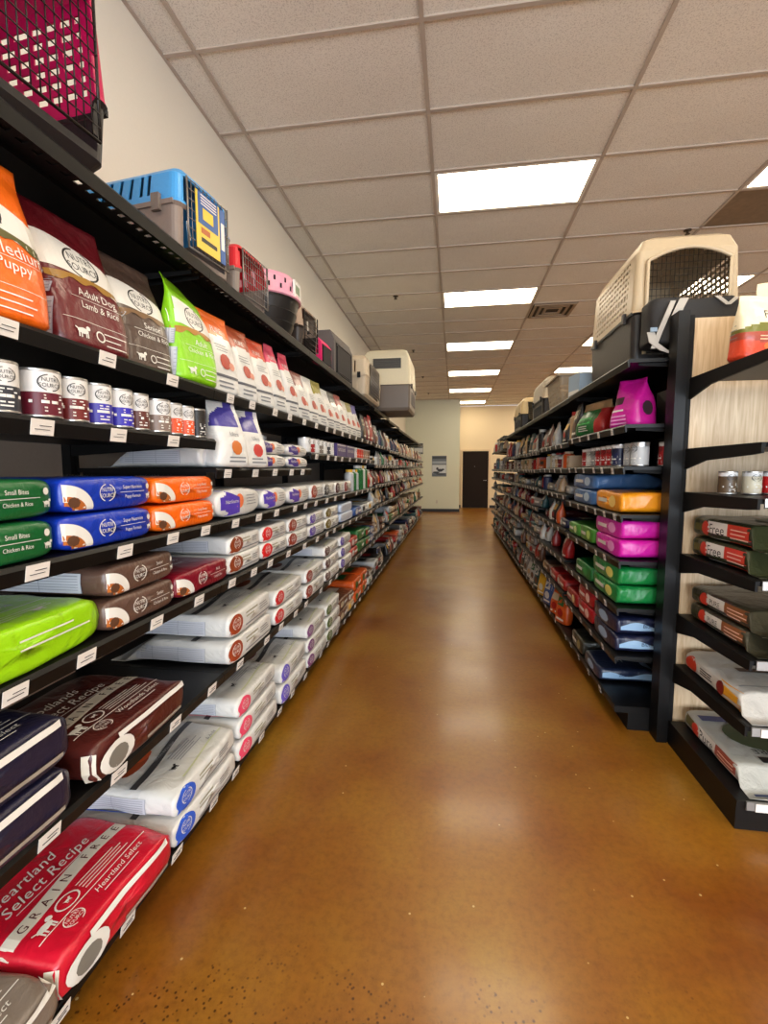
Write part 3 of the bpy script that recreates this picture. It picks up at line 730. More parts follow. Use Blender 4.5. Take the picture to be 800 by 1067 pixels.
# --- standing bags z=1.715
z = 1.717
def upright_nutri(rgb, seed, W, T, H, l1, l2, lean=.03, photo=(120, 110, 50), whitetop=True, dog=True, **kw):
    c = film(rgb)
    P = Prod(standing_bag(W, T, H, c, seed, lean, **kw))
    arc = lambda u: H * .78 - 1.6 * u * u * .5
    P.band('field_print', 'end', -W * .46, W * .46, lambda u: H * .52 - .25 * W * abs(u / W) ** 2 - .04 * (u / W), lambda u: H * .76 - .35 * W * (u / W) ** 2 - .05 * u / W, INKW, 16, 6)
    P.band('landscape_print', 'end', -W * .46, W * .46, lambda u: H * .485 - .3 * W * (u / W) ** 2 + .006 * sin(u * 90), lambda u: H * .53 - .25 * W * (u / W) ** 2, ink(photo), 20, 2)
    P.badge('lettering', 'end', W * .02, H * .635, W * .17, INKK)
    P.text('lettering', 'end', l1, W * .06, H * .40, W * .12, INKW); P.rect('lettering', 'end', -W * .3, H * .352, W * .4, H * .355, INKW)
    P.text('lettering', 'end', l2, W * .06, H * .31, W * .1, INKW)
    P.bars('lettering', 'end', W * .05, W * .38, H * .14, 3, INKW, .016, .003, seed); P.rect('lettering', 'end', -W * .42, H * .19, W * .42, H * .193, INKW)
    if dog: P.pup('lettering', 'end', -W * .24, H * .115, W * .12, INKW)
    P.disc('lettering', 'end', -W * .02, H * .11, W * .06, W * .06, INKW, 12, hole=.75)
    nutrition(P, 'sideN', -T * .22, H * .04, T * .26, H * .3)
    nutrition(P, 'sideN', -T * .22, H * .33, T * .2, H * .47)
    return P
def stand(P, y0, y1, zz, label, dx=0, rz=0, group=GST, name=N, T=.1, cat='bag'):
    o = P if isinstance(P, bpy.types.Object) else P.proto(name)
    return place(o, XL - T / 2 - dx, (y0 + y1) / 2, zz, rz, label, group, cat)
stand(upright_nutri((236, 104, 20), 51, .325, .13, .37, 'Small & Medium', 'Breed Puppy', .05, (88, 84, 40)), .675, 1.015, z, 'tall orange bag standing at the near end of the upper shelf', .0, -.1, T=.13)
stand(upright_nutri((96, 16, 26), 52, .25, .12, .37, 'Adult Dog', 'Lamb & Rice', .07, (150, 110, 40)), 1.055, 1.295, z, 'maroon bag standing between the orange and brown bags', .02, -.08, T=.12)
stand(upright_nutri((76, 58, 50), 53, .22, .11, .35, 'Senior', 'Chicken & Rice', .06, (120, 90, 60)), 1.31, 1.53, z, 'taupe brown bag standing between maroon and lime bags', .03, -.12, T=.11)
stand(upright_nutri((134, 200, 24), 54, .245, .1, .37, 'Adult', 'Chicken & Rice', .03, (170, 120, 50), twist=.5, fold=.1, taper=.12, wr=.009), 1.545, 1.755, z, 'lime green bag standing with its creased top upright', .0, -.1, T=.1)
def upright_white(rgb, seed, W=.22, T=.09, H=.34, meat=(170, 70, 56), **kw):
    P = Prod(standing_bag(W, T, H, film(WHITE), seed, .03, mf=lambda c: film(rgb) if c.z > H * .74 - 2.2 * (c.y - W * .05) ** 2 + 0 * c.x else film(WHITE), **kw))
    P.text('lettering', 'end', 'PURE', 0, H * .80, W * .15, INKW) if rgb[0] > 150 else None
    P.bars('lettering', 'end', -W * .2, W * .25, H * .6, 3, INKG, .012, .003, seed)
    P.disc('picture_print', 'end', 0, H * .4, W * .17, W * .15, ink(meat), 10); P.disc('picture_print', 'end', W * .2, H * .36, W * .1, W * .08, ink((206, 140, 120)), 8)
    P.rect('lettering', 'end', -W * .42, H * .2, W * .42, H * .235, ink((90, 92, 100))); P.bars('lettering', 'end', -W * .25, W * .3, H * .13, 2, INKG, .018, .007, seed + 1)
    return P
tops = [((238, 108, 30), 'orange'), ((164, 68, 30), 'rust'), ((206, 70, 34), 'red orange'), ((226, 84, 108), 'pink'), ((220, 70, 96), 'rose pink')]
ys = [(1.77, 1.98), (1.99, 2.18), (2.19, 2.38), (2.39, 2.58), (2.59, 2.79)]
for k, ((c, cn), (y0, y1)) in enumerate(zip(tops, ys)):
    stand(upright_white(c, 60 + k, (.215 if k == 0 else .195), .09, .33 if k < 3 else .36, taper=.1 if k < 3 else .55, flop=0 if k < 3 else -.0), y0, y1, z, 'white bag with %s top standing on the upper shelf' % cn, .01, -.15)
more = [((120, 40, 36), 'wine'), ((206, 204, 200), 'plain white'), ((150, 140, 40), 'mustard'), ((200, 200, 200), 'pale grey'), ((60, 60, 60), 'charcoal'), ((150, 50, 44), 'brick'), ((196, 190, 180), 'cream'), ((142, 132, 50), 'olive'), ((72, 60, 150), 'violet')]
for k, (c, cn) in enumerate(more):
    y0 = 2.82 + k * .212
    stand(upright_white(c, 70 + k, .2, .08, .30 + .01 * (k % 3), taper=.2), y0, y0 + .2, z, 'white bag with %s top standing on upper shelf, %s past the pink tops' % (cn, ORD[k]), .01, -.1)

# --- cans
SIL = mat('tin_silver', (186, 184, 182), .28, .85); CANW = mat('can_label_white', (218, 216, 214), .35)
GC = 'food cans on the wall rack'
def can(rgb, seed, r=.038, h=.112, text='NUTRI', base=CANW, low=.5):
    c = ink(rgb); b = MB()
    b.lathe([(r * .9, .0), (r, .003), (r, .006), (r * .985, .007)], SIL, 20)
    b.lathe([(r * .985, .007), (r * .985, h * low)], c, 20); b.lathe([(r * .985, h * low), (r * .985, h - .007)], base, 20)
    b.lathe([(r * .985, h - .007), (r, h - .006), (r, h - .002), (r * .94, h), (r * .9, h - .003)], SIL, 20)
    P = Prod(b)
    P.rect('label_print', 'end', -r * .8, h * .3, r * .8, h * .36, INKW); P.bars('label_print', 'end', -r * .3, r * .6, h * .45, 2, INKW, h * .06, h * .025, seed)
    P.bars('label_print', 'end', -r * .3, r * .6, h * .2, 2, INKW, h * .07, h * .03, seed + 3)
    P.badge('label_print', 'end', 0, h * .72, r * .42, INKK)
    return P
zc = 1.522
cs = [(.80, (60, 30, 40), 'plum', .038), (.885, (50, 52, 60), 'charcoal', .038), (.985, (96, 24, 40), 'wide maroon', .046), (1.08, (110, 36, 36), 'maroon', .038), (1.165, (60, 52, 160), 'violet blue', .038), (1.25, (52, 44, 168), 'second violet blue', .038),
      (1.33, (96, 50, 44), 'brown', .034), (1.425, (130, 110, 100), 'wide white and grey', .044), (1.51, (226, 84, 36), 'orange', .034), (1.585, (222, 84, 40), 'second orange', .034), (1.665, (40, 38, 40), 'black label', .034)]
protos = {}
for k, (y, c, cn, rr_) in enumerate(cs):
    P = can(c, k, rr_, .112 if k < 7 else .108, base=CANW if k != 10 else ink((44, 42, 40)), low=.52)
    o = P.proto('food_can'); o.location = (XL - .045, y, zc); o.rotation_euler = (0, 0, -.5 + .1 * (k % 3))
    tag(o, '%s can in the row under the standing bags, near the camera' % cn, 'can', GC)
# --- shelf z=1.41, second bay
z = 1.412
P = small_white((200, 200, 206), 80, .3, .085, .46); lay(P, N, 1.72, 2.02, z, 'flat white bag with feeding table under two peaked bags', .46, dx=.06)
def peaked(seed, H=.28):
    return Prod(standing_bag(.2, .1, H, film(WHITE), seed, .02, mf=lambda c: film((66, 58, 140)) if c.z > H * .62 and c.x > -.02 and c.y < .04 else film(WHITE), twist=-.5, taper=.35, wr=.008))
for k, (y, H) in enumerate(((1.84, .27), (2.06, .26))):
    P = peaked(82 + k, H); P.disc('picture_print', 'end', .0, H * .3, .035, .03, ink((196, 110, 50) if k == 0 else (190, 66, 60)), 10); P.bars('lettering', 'end', -.05, .06, H * .14, 2, INKG, .016, .006, k)
    P.text('lettering', 'end', 'Ultra', 0, H * .5, .026, INKG)
    stand(P, y - .08, y + .08, z, ('white bag with purple peaked top at the start of the second bay', 'white bag with purple peaked top, the farther of two')[k], -.035, -.2)
for k, (y0, y1) in enumerate(((2.12, 2.5), (2.52, 2.9))):
    P = purple_corner(86 + k, y1 - y0, .066, .46, (70, 54, 130))
    lay(P, N, y0, y1, z, '', .46, n=2, T=.066, labels=['%s flat white bag with purple mark, %s stack at eye level' % (q, ('nearer', 'farther')[k]) for q in ('lower', 'upper')])
    for j in range(3):
        o = can((206, 206, 206), 3, .033, .07, base=CANW).proto('food_can') if (k, j) == (0, 0) else copy_tree(cw)
        cw = o; o.location = (XL - .28, y0 + .06 + .12 * j, z + .134); tag(o, 'small white can on top of %s flat bags, %s from the near end' % (('nearer', 'farther')[k], ORD[j]), 'can', 'small white cans at eye level')
# --- small shelf z=1.51, bays three and four
z = 1.512
row = [(2.97, (210, 208, 206), 'white'), (3.07, (150, 40, 40), 'white and red'), (3.17, (205, 205, 205), 'second white'), (3.27, (120, 110, 100), 'white and grey'), (3.37, (210, 206, 200), 'third white'), (3.47, (60, 60, 66), 'white and charcoal'), (3.57, (205, 203, 200), 'fourth white'),
       (4.35, (200, 200, 200), 'pale'), (4.45, (210, 200, 200), 'milky'), (4.57, (206, 70, 44), 'orange red'), (4.67, (200, 60, 50), 'second orange red'), (4.77, (200, 80, 60), 'third orange red'), (4.9, (150, 120, 100), 'tan'), (5.02, (160, 130, 110), 'second tan'), (5.14, (120, 90, 70), 'brown')]
for k, (y, c, cn) in enumerate(row):
    o = can(c, k, .042, .1, low=.6 if k < 7 else .9).proto('food_can'); o.location = (XL - .05, y, z); tag(o, '%s can on the short shelf past the purple marked bags' % cn, 'can', GC)
for k in range(2):
    b = MB(); b.box(-.12, -.16, 0, 0, .16, .1, ink((70, 56, 110))); P = Prod(b); P.text('lettering', 'end', 'NUTRI SOURCE', 0, .05, .035, INKW); P.rect('lettering', 'end', -.15, .085, .15, .092, INKW)
    o = P.proto('can_tray'); o.location = (XL - .005, 3.84 + .34 * k - .02, z); tag(o, ('purple tray of cans on the short shelf', 'farther purple tray of cans on the short shelf')[k], 'box', 'trays on the wall rack')

# ------------------------------------------------------------------ small goods farther down the aisle
CN = {'red': (158, 28, 28), 'orange': (200, 82, 26), 'yellow': (206, 160, 40), 'green': (36, 98, 50), 'teal': (30, 78, 84), 'blue': (50, 80, 136), 'navy': (28, 34, 70), 'purple': (100, 66, 140), 'pink': (214, 96, 130),
      'white': (200, 198, 192), 'grey': (140, 138, 136), 'tan': (186, 156, 120), 'brown': (98, 62, 44), 'black': (30, 28, 30), 'silver': (176, 178, 180), 'maroon': (104, 22, 30), 'lime': (140, 190, 50), 'cream': (190, 176, 148)}
_far = {}
def far_proto(kind, cn, v):
    k = (kind, cn, v)
    if k in _far: return _far[k]
    c = CN[cn]; r = random.Random(hash((kind, len(cn), v)) & 255 if False else (len(_far) * 13 + 5)); c2 = CN[r.choice(['white', 'cream', 'red', 'yellow', 'white', 'black', 'green'])]
    if kind == 'pouch':
        H = (.22, .25, .2)[v]; W = (.15, .17, .13)[v]; P = Prod(standing_bag(W, .07, H, film(c), v + 3, .01, nz=8, n=14, wr=.007, taper=.1))
        P.rect('p', 'end', -W * .36, H * .55, W * .36, H * .8, ink(c2), .05); P.disc('p', 'end', 0, H * .34, W * .25, W * .2, ink(CN[r.choice(['brown', 'tan', 'red', 'white'])]), 8)
        P.rect('p', 'end', -W * .3, H * .1, W * .3, H * .16, INKW, .05)
    elif kind == 'lying':
        W = (.3, .34, .26)[v]; T = (.085, .1, .075)[v]; P = Prod(lying_bag(.46, W, T, film(c), v + 5, nx=8, n=14, wr=.009, puff=.2))
        P.disc('p', 'end', -W * .22, T * .5, W * .16, T * .32, ink(c2), 10); P.rect('p', 'end', W * .0, T * .4, W * .4, T * .62, INKW, .05); P.rect('p', 'top', -W * .3, -.1, W * .3, 0, ink(c2), .06)
    elif kind == 'can':
        P = can(c, 1, .038, .1, low=.8)
    elif kind == 'canstack':
        P = can(c, 1, .038, .1, low=.8)
    elif kind == 'box':
        H = (.14, .18, .1)[v]; b = MB(); b.box(-.12, -.07, 0, 0, .07, H, ink(c)); P = Prod(b); P.rect('p', 'end', -.055, H * .5, .055, H * .85, ink(c2), .06); P.rect('p', 'end', -.05, H * .15, .03, H * .25, INKW, .06)
    elif kind == 'jar':
        H = (.2, .24, .16)[v]; R = .045; b = MB(); b.lathe([(R, 0), (R, H * .8), (R * .7, H * .86), (R * .7, H * .88)], ink(c), 12); b.lathe([(R * .75, H * .88), (R * .75, H)], ink(c2), 12); P = Prod(b); P.rect('p', 'end', -R * .7, H * .2, R * .7, H * .6, INKW, .04)
    body = P.body
    for bb in P.parts.values():
        for f, mi_ in zip(bb.f, bb.m): pass
        o0 = len(body.v); body.v += bb.v
        for f, mi_ in zip(bb.f, bb.m): body.f.append([i + o0 for i in f]); body.m.append(body.mi(bb.mats[mi_])); body.smooth.append(False)
    _far[k] = body.mesh(KN[kind]); return _far[k]
KN = {'pouch': 'treat_pouch', 'lying': 'pet_food_bag', 'can': 'food_can', 'box': 'supply_box', 'jar': 'supply_jar', 'canstack': 'food_can'}
KC = {'pouch': 'pouch', 'lying': 'bag', 'can': 'can', 'box': 'box', 'jar': 'jar', 'canstack': 'can'}
KW = {'pouch': .165, 'lying': .33, 'can': .085, 'box': .16, 'jar': .11, 'canstack': .085}
cnt = {}
def put_far(side, kind, cn, v, y, z, bayi, shi, dx=0, scale=1, yaw=0):
    me = far_proto(kind, cn, v); o = bpy.data.objects.new(KN[kind], me); COL.objects.link(o)
    T = {'pouch': .035, 'lying': .23, 'can': .042, 'box': .01, 'jar': .05, 'canstack': .042}[kind]
    o.location = ((XL - T - dx) if side > 0 else (.875 + T + dx), y, z + .001); o.rotation_euler = (0, 0, yaw + (0 if side > 0 else pi)); o.scale = (1, scale, scale)
    k = (side, bayi, shi); cnt[k] = cnt.get(k, 0) + 1
    o['label'] = '%s %s, %s shelf up, %s bay of %s rack, %s from near end' % (cn, KC[kind], ORD[shi], ORD[bayi], 'wall' if side > 0 else 'right', ORD[min(13, cnt[k] - 1)])
    o['category'] = KC[kind]; o['group'] = '%s down the %s rack' % ({'pouch': 'pouches', 'lying': 'pet food bags', 'can': 'cans', 'box': 'boxes', 'jar': 'jars'}[kind], 'wall' if side > 0 else 'right')
    return o
PAL = {'L': ['white', 'silver', 'cream', 'red', 'tan', 'grey', 'orange', 'brown', 'brown', 'silver', 'maroon', 'tan', 'black', 'grey', 'green', 'black'],
       'W': ['white', 'white', 'cream', 'silver', 'tan', 'white'], 'C': ['red', 'orange', 'teal', 'maroon', 'navy', 'grey', 'black', 'brown', 'silver', 'white', 'navy'],
       'D': ['grey', 'black', 'silver', 'brown', 'navy', 'grey', 'maroon', 'tan', 'white', 'teal', 'red'], 'R': ['red', 'orange', 'tan', 'brown', 'maroon', 'white', 'cream']}
def fill(side, bayi, shi, y0, y1, z, kinds, pal, seed, gap=.02, fillp=.95, clear=.24):
    r = random.Random(seed); y = y0 + .02
    while y < y1 - .08:
        kind = r.choice(kinds); cn = r.choice(PAL[pal]); v = r.randrange(3); sc = 1
        hgt = {'pouch': (.22, .25, .2)[v], 'lying': .11, 'can': .1, 'box': (.14, .18, .1)[v], 'jar': (.2, .24, .16)[v]}[kind]
        if hgt > clear: sc = clear / hgt
        wd = KW[kind] * max(sc, .7) * (1.05 if v == 1 else .95)
        if y + wd > y1: break
        if r.random() < fillp:
            put_far(side, kind, cn, v, y + wd / 2, z, bayi, shi, r.uniform(0, .04), sc * .97, r.uniform(-.15, .15))
            if kind == 'lying' and clear > .22: put_far(side, kind, r.choice(PAL[pal]) if r.random() < .5 else cn, v, y + wd / 2, z + (.085, .1, .075)[v] * sc * 1.12 + .004, bayi, shi, r.uniform(0, .03), sc * .97, 0)
        y += wd + gap * r.random()
def clr(zs, i): return (zs[i + 1] - zs[i] - .06) if i + 1 < len(zs) else .4
# wall rack, explicit colours where the photograph shows them
put_far(1, 'pouch', 'red', 1, 5.25, 1.716, 3, 5, scale=1.15); put_far(1, 'pouch', 'black', 1, 4.83, 1.716, 3, 5); put_far(1, 'pouch', 'maroon', 1, 5.05, 1.716, 3, 5)
for k, (cn, y) in enumerate((('silver', 4.28), ('green', 4.40), ('silver', 4.5), ('green', 4.62), ('green', 4.74), ('white', 4.85), ('green', 4.97))): put_far(1, 'jar', cn, 0 if k < 3 else 1, y, 1.201, 3 if y > 4.14 else 2, 3)
for cn, y in (('red', 5.10), ('white', 5.25)): put_far(1, 'pouch', cn, 2, y, 1.201, 3, 3)
for cn, y in (('blue', 4.45), ('silver', 4.8), ('white', 5.15)): put_far(1, 'lying', cn, 0, y, .956, 3, 2)
for cn, y, v in (('red', 4.27, 0), ('green', 4.6, 1), ('green', 4.95, 0), ('blue', 5.22, 2)): put_far(1, 'lying', cn, v, y, .586, 3, 1); put_far(1, 'lying', cn, v, y, .586 + (.1, .115, .09)[v], 3, 1)
for cn, y, v in (('brown', 3.82, 0), ('tan', 4.1, 2), ('orange', 4.42, 1), ('orange', 4.76, 1), ('white', 5.1, 2)): put_far(1, 'lying', cn, v, y, .126, 2 if y < 4.14 else 3, 0); put_far(1, 'lying', cn if cn == 'orange' else 'brown', v, y, .126 + (.1, .115, .09)[v], 3, 0)
for i in range(4, 11):
    zs = LB[i]
    spec = [(['pouch', 'lying', 'pouch'], 'C'), (['lying', 'pouch', 'pouch'], 'L'), (['lying', 'pouch', 'pouch'], 'L'), (['pouch'], 'R' if i < 7 else 'L'), (['can', 'pouch', 'box'], 'L'), (['pouch', 'pouch'], 'L' if i > 5 else 'D')]
    for s_ in range(6): fill(1, i, s_, LY[i], LY[i] + BAYW, zs[s_], spec[s_][0], spec[s_][1], i * 31 + s_, clear=clr(zs, s_))
# right rack near bay and beyond
def rlay(rgb, seed, W, T, D, y0, z, label, n=1, deco=None, labels=None, group='pet food bags on the right rack', shine=.5, wr=.008):
    P = Prod(lying_bag(D, W, T, film(rgb), seed, wr=wr, puff=.15)); 
    if deco: deco(P, W, T, D)
    return lay(P, N, y0, y0 + W, z, label, D, group, 0, n, T * .98, labels, side=-1)
def deco_plain(c2, txt=None):
    def f(P, W, T, D):
        P.disc('mark_print', 'end', W * .2, T * .5, W * .12, T * .3, ink(c2), 12); P.rect('mark_print', 'end', -W * .35, T * .4, W * .02, T * .6, INKW)
        if txt: P.text('lettering', 'sideP', txt, -D * .12, T * .5, T * .35, INKW)
        P.disc('mark_print', 'top', 0, 0, W * .2, .06, ink(c2), 12)
    return f
rlay((236, 150, 24), 101, .46, .11, .5, 2.62, 1.167, 'amber orange bag lying over the magenta bags, right rack', deco=deco_plain((250, 210, 120)))
rlay((74, 116, 170), 102, .5, .1, .52, 3.12, 1.167, '', n=2, deco=deco_plain((180, 200, 220)), labels=['lower steel blue bag behind the amber bag', 'upper steel blue bag behind the amber bag'])
rlay((214, 28, 168), 103, .44, .1, .5, 2.62, .922, '', n=2, deco=deco_plain((236, 150, 210)), labels=['lower magenta bag lying on the right rack', 'upper magenta bag lying on the right rack'])
rlay((70, 140, 50), 104, .32, .1, .5, 3.1, .922, 'leaf green bag lying past the magenta bags', deco=deco_plain((190, 220, 120)))
rlay((80, 150, 60), 105, .3, .09, .48, 3.44, .922, 'pale green bag lying second past the magenta bags', deco=deco_plain((210, 226, 160)))
rlay((20, 130, 62), 106, .46, .1, .52, 2.62, .669, '', n=2, deco=deco_plain((226, 220, 120)), labels=['lower emerald green bag under the magenta bags', 'upper emerald green bag under the magenta bags'])
rlay((20, 110, 50), 107, .4, .1, .5, 3.12, .669, 'dark green bag lying past the emerald bags', deco=deco_plain((60, 150, 80)))
def deco_navy(P, W, T, D):
    P.band('band_print', 'sideP', -D * .46, D * .3, lambda u: T * .3, lambda u: T * (.62 + .15 * sin(u * 30)), ink((150, 186, 220)), 16, 2); P.disc('band_print', 'top', W * .2, .08, .06, .04, ink((170, 190, 210)), 12)
    P.text('lettering', 'sideP', 'Blue', -D * .2, T * .55, T * .3, ink((30, 40, 80))); P.disc('band_print', 'end', 0, T * .5, W * .2, T * .3, ink((150, 180, 214)), 10); P.bars('lettering', 'top', -W * .3, W * .2, -.04, 3, INKW, .02, .006, 1)
rlay((26, 32, 62), 108, .42, .095, .52, 2.61, .407, '', n=2, deco=deco_navy, labels=['lower navy bag with icy blue band, right rack', 'upper navy bag with icy blue band, right rack'])
rlay((168, 20, 34), 109, .34, .1, .5, 3.06, .407, '', n=2, deco=deco_plain((240, 200, 190)), labels=['lower red bag with pale print past the navy bags', 'upper red bag with pale print past the navy bags'])
rlay((150, 24, 30), 110, .32, .1, .5, 3.42, .407, 'dark red bag lying second past the navy bags', deco=deco_plain((230, 210, 160)))
rlay((34, 44, 70), 111, .34, .08, .44, 2.86, .132, 'navy bag lying low on the bottom of the right rack', deco=deco_navy)
rlay((44, 44, 36), 112, .3, .1, .46, 3.24, .132, 'blackish olive bag on the bottom of the right rack', deco=deco_plain((150, 140, 90)))
GR = 'small goods on the right rack'
P = Prod(standing_bag(.24, .15, .27, film((206, 24, 150)), 120, .0, nz=16, taper=.35, wr=.014, twist=.4))
P.rect('lettering', 'end', -.1, .13, .0, .17, ink((60, 30, 40))); P.rect('lettering', 'end', -.1, .09, .02, .1, INKW); P.bars('lettering', 'end', -.08, .06, .06, 3, ink((240, 170, 220)), .02, .008, 5); P.disc('mark_print', 'sideP', -.0, .1, .03, .04, ink((60, 40, 50)), 10)
o = P.proto(N); place(o, .99, 2.84, 1.632, pi + .35, 'bright magenta bag standing crumpled under the large beige crate', GR)
P = Prod(standing_bag(.34, .16, .23, film((14, 104, 44)), 121, .0, nz=16, taper=.1, wr=.01, mf=lambda c: film((196, 160, 116)) if c.z > .18 else (film((170, 30, 30)) if c.y > .09 else film((14, 104, 44)))))
P.rect('lettering', 'end', -.12, .08, .04, .12, ink((70, 180, 90))); P.bars('lettering', 'end', -.1, .06, .06, 3, INKW, .014, .006, 4)
o = P.proto(N); place(o, .98, 3.46, 1.632, pi + .3, 'green and red bag with tan folded top, right rack', GR)
for k, (cn, y, kind, v) in enumerate((('black', 3.68, 'pouch', 1),)): put_far(-1, kind, cn, v, y, 1.631, 0, 6)
# cans on the right rack, two high
cp = {}
for k in range(9):
    cn = ['silver', 'silver', 'navy', 'red', 'red', 'red', 'grey', 'white', 'red'][k]
    for lvl in range(1 if k < 2 else 1):
        y = 2.66 + .105 * k
        if cn not in cp: cp[cn] = can(CN[cn], k, .045, .125, low=.82, base=CANW if cn != 'silver' else SIL).proto('food_can'); o = cp[cn]
        else: o = copy_tree(cp[cn])
        place(o, .94 + (.03 if k < 2 else 0), y, 1.417, pi + .4, '%s can on the right rack under the standing bags, %s from the end' % (cn, ORD[k]), 'cans on the right rack', 'can')
for k, cn in enumerate(['maroon', 'silver', 'silver', 'maroon']):
    o = copy_tree(cp['silver' if cn == 'silver' else 'red']); place(o, 1.1 + .1 * k, 2.64, 1.417, pi, '%s can in the row behind the corner cans, %s inward' % ('silver' if cn == 'silver' else 'red', ORD[k]), 'cans on the right rack', 'can')
for cn, y, v in (('orange', 3.95, 1), ('orange', 4.2, 0), ('blue', 4.5, 1), ('yellow', 4.82, 1)): put_far(-1, 'pouch', cn, v, y, .131, 1, 0, 0, 1.05, .3)
for cn, y, v in (('teal', 5.1, 1), ('silver', 5.35, 1), ('silver', 5.6, 0), ('grey', 5.85, 1), ('teal', 6.1, 1)): put_far(-1, 'pouch', cn, v, y, .131, 2, 0, 0, 1.05, .2)
for cn, y in (('red', 3.95), ('red', 4.25), ('brown', 4.6)): put_far(-1, 'lying', cn, 0, y, .431, 1, 1); 
for i in range(1, 7):
    zs = RB[i]
    spec = [(['lying', 'pouch'], 'D'), (['lying', 'pouch'], 'D'), (['pouch', 'lying'], 'R' if i == 1 else 'D'), (['pouch', 'lying'], 'C' if i < 3 else 'D'), (['pouch', 'lying', 'jar'], 'D'), (['can', 'box', 'jar'], 'D' if i > 2 else 'R'), (['pouch', 'jar', 'pouch'], 'D'), (['pouch'], 'D')]
    for s_ in range(len(zs)):
        if s_ == 0 and i in (1, 2): 
            continue
        if s_ == 1 and i == 1: continue
        if s_ == 7 or (s_ == len(zs) - 1 and i < 6): continue
        fill(-1, i, s_, RY[i], RY[i] + BAYW, zs[s_], spec[s_][0], spec[s_][1], i * 57 + s_, clear=clr(zs, s_))

# ------------------------------------------------------------------ end display goods (face the camera)
def edisp(P, x, y, z, label, n=1, T=.08, labels=None):
    pr = P.proto(N)
    for k in range(n):
        o = pr if k == 0 else copy_tree(pr)
        place(o, x + .004 * k, y, z + k * (T + .001), pi / 2 + .02 * k, labels[k] if labels else label, 'pet food bags on the end display')
def strip_bag(seed, T, c_end, word, tail, top, W=.4, D=.52, sz=.05):
    P = Prod(lying_bag(D, W, T, film(top), seed, wr=.004, puff=.1, tp=.94))
    P.rect('side_print', 'sideP', -D * .46, T * .12, -D * .3, T * .86, ink(c_end)); P.disc('side_print', 'sideP', -D * .27, T * .5, .035, T * .36, ink((210, 60, 40)), 14)
    P.rect('side_print', 'sideP', -D * .23, T * .1, D * .04, T * .88, INKW); P.text('lettering', 'sideP', word, -D * .1, T * .52, sz, INKK, squash=1)
    P.rect('side_print', 'sideP', D * .04, T * .1, D * .44, T * .88, ink(tail)); P.bars('lettering', 'sideP', D * .08, D * .34, T * .64, 3, ink((240, 200, 180)), T * .18, T * .05, seed)
    return P
P = strip_bag(130, .095, (92, 84, 40), 'Free', (206, 62, 40), (46, 50, 30), sz=.06)
P.disc('top_print', 'top', -.04, .02, .11, .13, ink((60, 78, 36)), 16)
edisp(P, 1.345, 2.19, .987, '', 2, .096, ['lower red and olive bag reading Free on the end display', 'upper red and olive bag reading Free on the end display'])
P = strip_bag(131, .08, (60, 60, 34), 'PURE', (140, 84, 46), (58, 54, 40), sz=.035)
edisp(P, 1.345, 2.17, .682, '', 2, .081, ['lower brown and white bag on the end display below the Free bags', 'upper brown and white bag on the end display below the Free bags'])
P = Prod(lying_bag(.54, .42, .09, film((196, 192, 186)), 132, wr=.004, puff=.05, tp=.94))
P.disc('side_print', 'sideP', -.2, .045, .05, .035, ink((196, 60, 36)), 14); P.rect('side_print', 'sideP', -.14, .02, .02, .07, ink((206, 204, 196))); P.bars('lettering', 'sideP', -.12, .01, .055, 3, INKK, .011, .006, 4)
P.rect('side_print', 'sideP', .04, .012, .24, .08, ink((214, 150, 36))); P.disc('side_print', 'sideP', .05, .045, .03, .03, ink((120, 30, 28)), 12); P.rect('top_print', 'top', -.08, -.06, .1, -.02, ink((60, 34, 30))); P.disc('top_print', 'top', -.1, -.2, .1, .07, ink((224, 170, 50)), 14); P.rect('top_print', 'top', -.18, .12, .18, .13, ink((150, 150, 150)))
edisp(P, 1.35, 2.17, .422, 'white and yellow bag on the second lowest end display shelf')
P = strip_bag(133, .085, (96, 92, 50), 'Pure', (150, 70, 56), (178, 178, 172), .42, .54, .06)
P.disc('top_print', 'top', .02, -.04, .12, .11, ink((62, 76, 48)), 18); P.rect('top_print', 'top', -.06, .12, .1, .16, INKK); P.text('lettering', 'top', 'PURE', .04, .08, .05, INKK); P.rect('top_print', 'top', -.16, .245, .18, .26, ink((40, 52, 92)))
P.rect('top_print', 'top', -.18, -.2, .18, -.15, ink((36, 50, 110))); P.disc('top_print', 'top', -.08, -.23, .07, .035, ink((222, 180, 150)), 12)
edisp(P, 1.36, 2.17, .122, 'white and green bag reading Pure on the lowest end display shelf')
# standing bags at the top of the display
def topbag(seed, W, H, olive, rz, x, y, label, fold=.0):
    P = Prod(standing_bag(W, .11, H, film((226, 208, 172)), seed, .0, wr=.009, fold=fold, taper=.12,
             mf=lambda c: film((204, 62, 30)) if c.z < H * .28 + .01 * sin(c.y * 40) else (film((160, 60, 40)) if c.z < H * .42 else (film(olive) if c.z < H * .56 - 1.5 * c.y * c.y else film((230, 216, 184))))))
    P.text('lettering', 'end', 'Free', 0, H * .68, W * .18, INKK); P.bars('lettering', 'end', -W * .25, W * .25, H * .34, 2, ink((240, 190, 150)), .012, .004, seed)
    P.disc('mark_print', 'end', 0, H * .2, W * .18, H * .08, ink((232, 110, 50)), 12)
    P.bars('lettering', 'sideN', -.03, .02, H * .66, 6, INKG, .016, .003, seed)
    o = P.proto(N); place(o, x, y, 1.837, rz, label, 'pet food bags on the end display')
topbag(140, .26, .26, (104, 104, 34), -pi / 2 + .2, 1.245, 2.17, 'short cream and orange bag standing at left end of display top')
topbag(141, .25, .36, (112, 112, 40), -pi / 2 - .1, 1.40, 2.30, 'cream, olive and red bag standing behind the short cream bag')
topbag(142, .3, .43, (150, 150, 120), -pi / 2 - .1, 1.545, 2.08, 'tall white bag standing at the right on the display top')
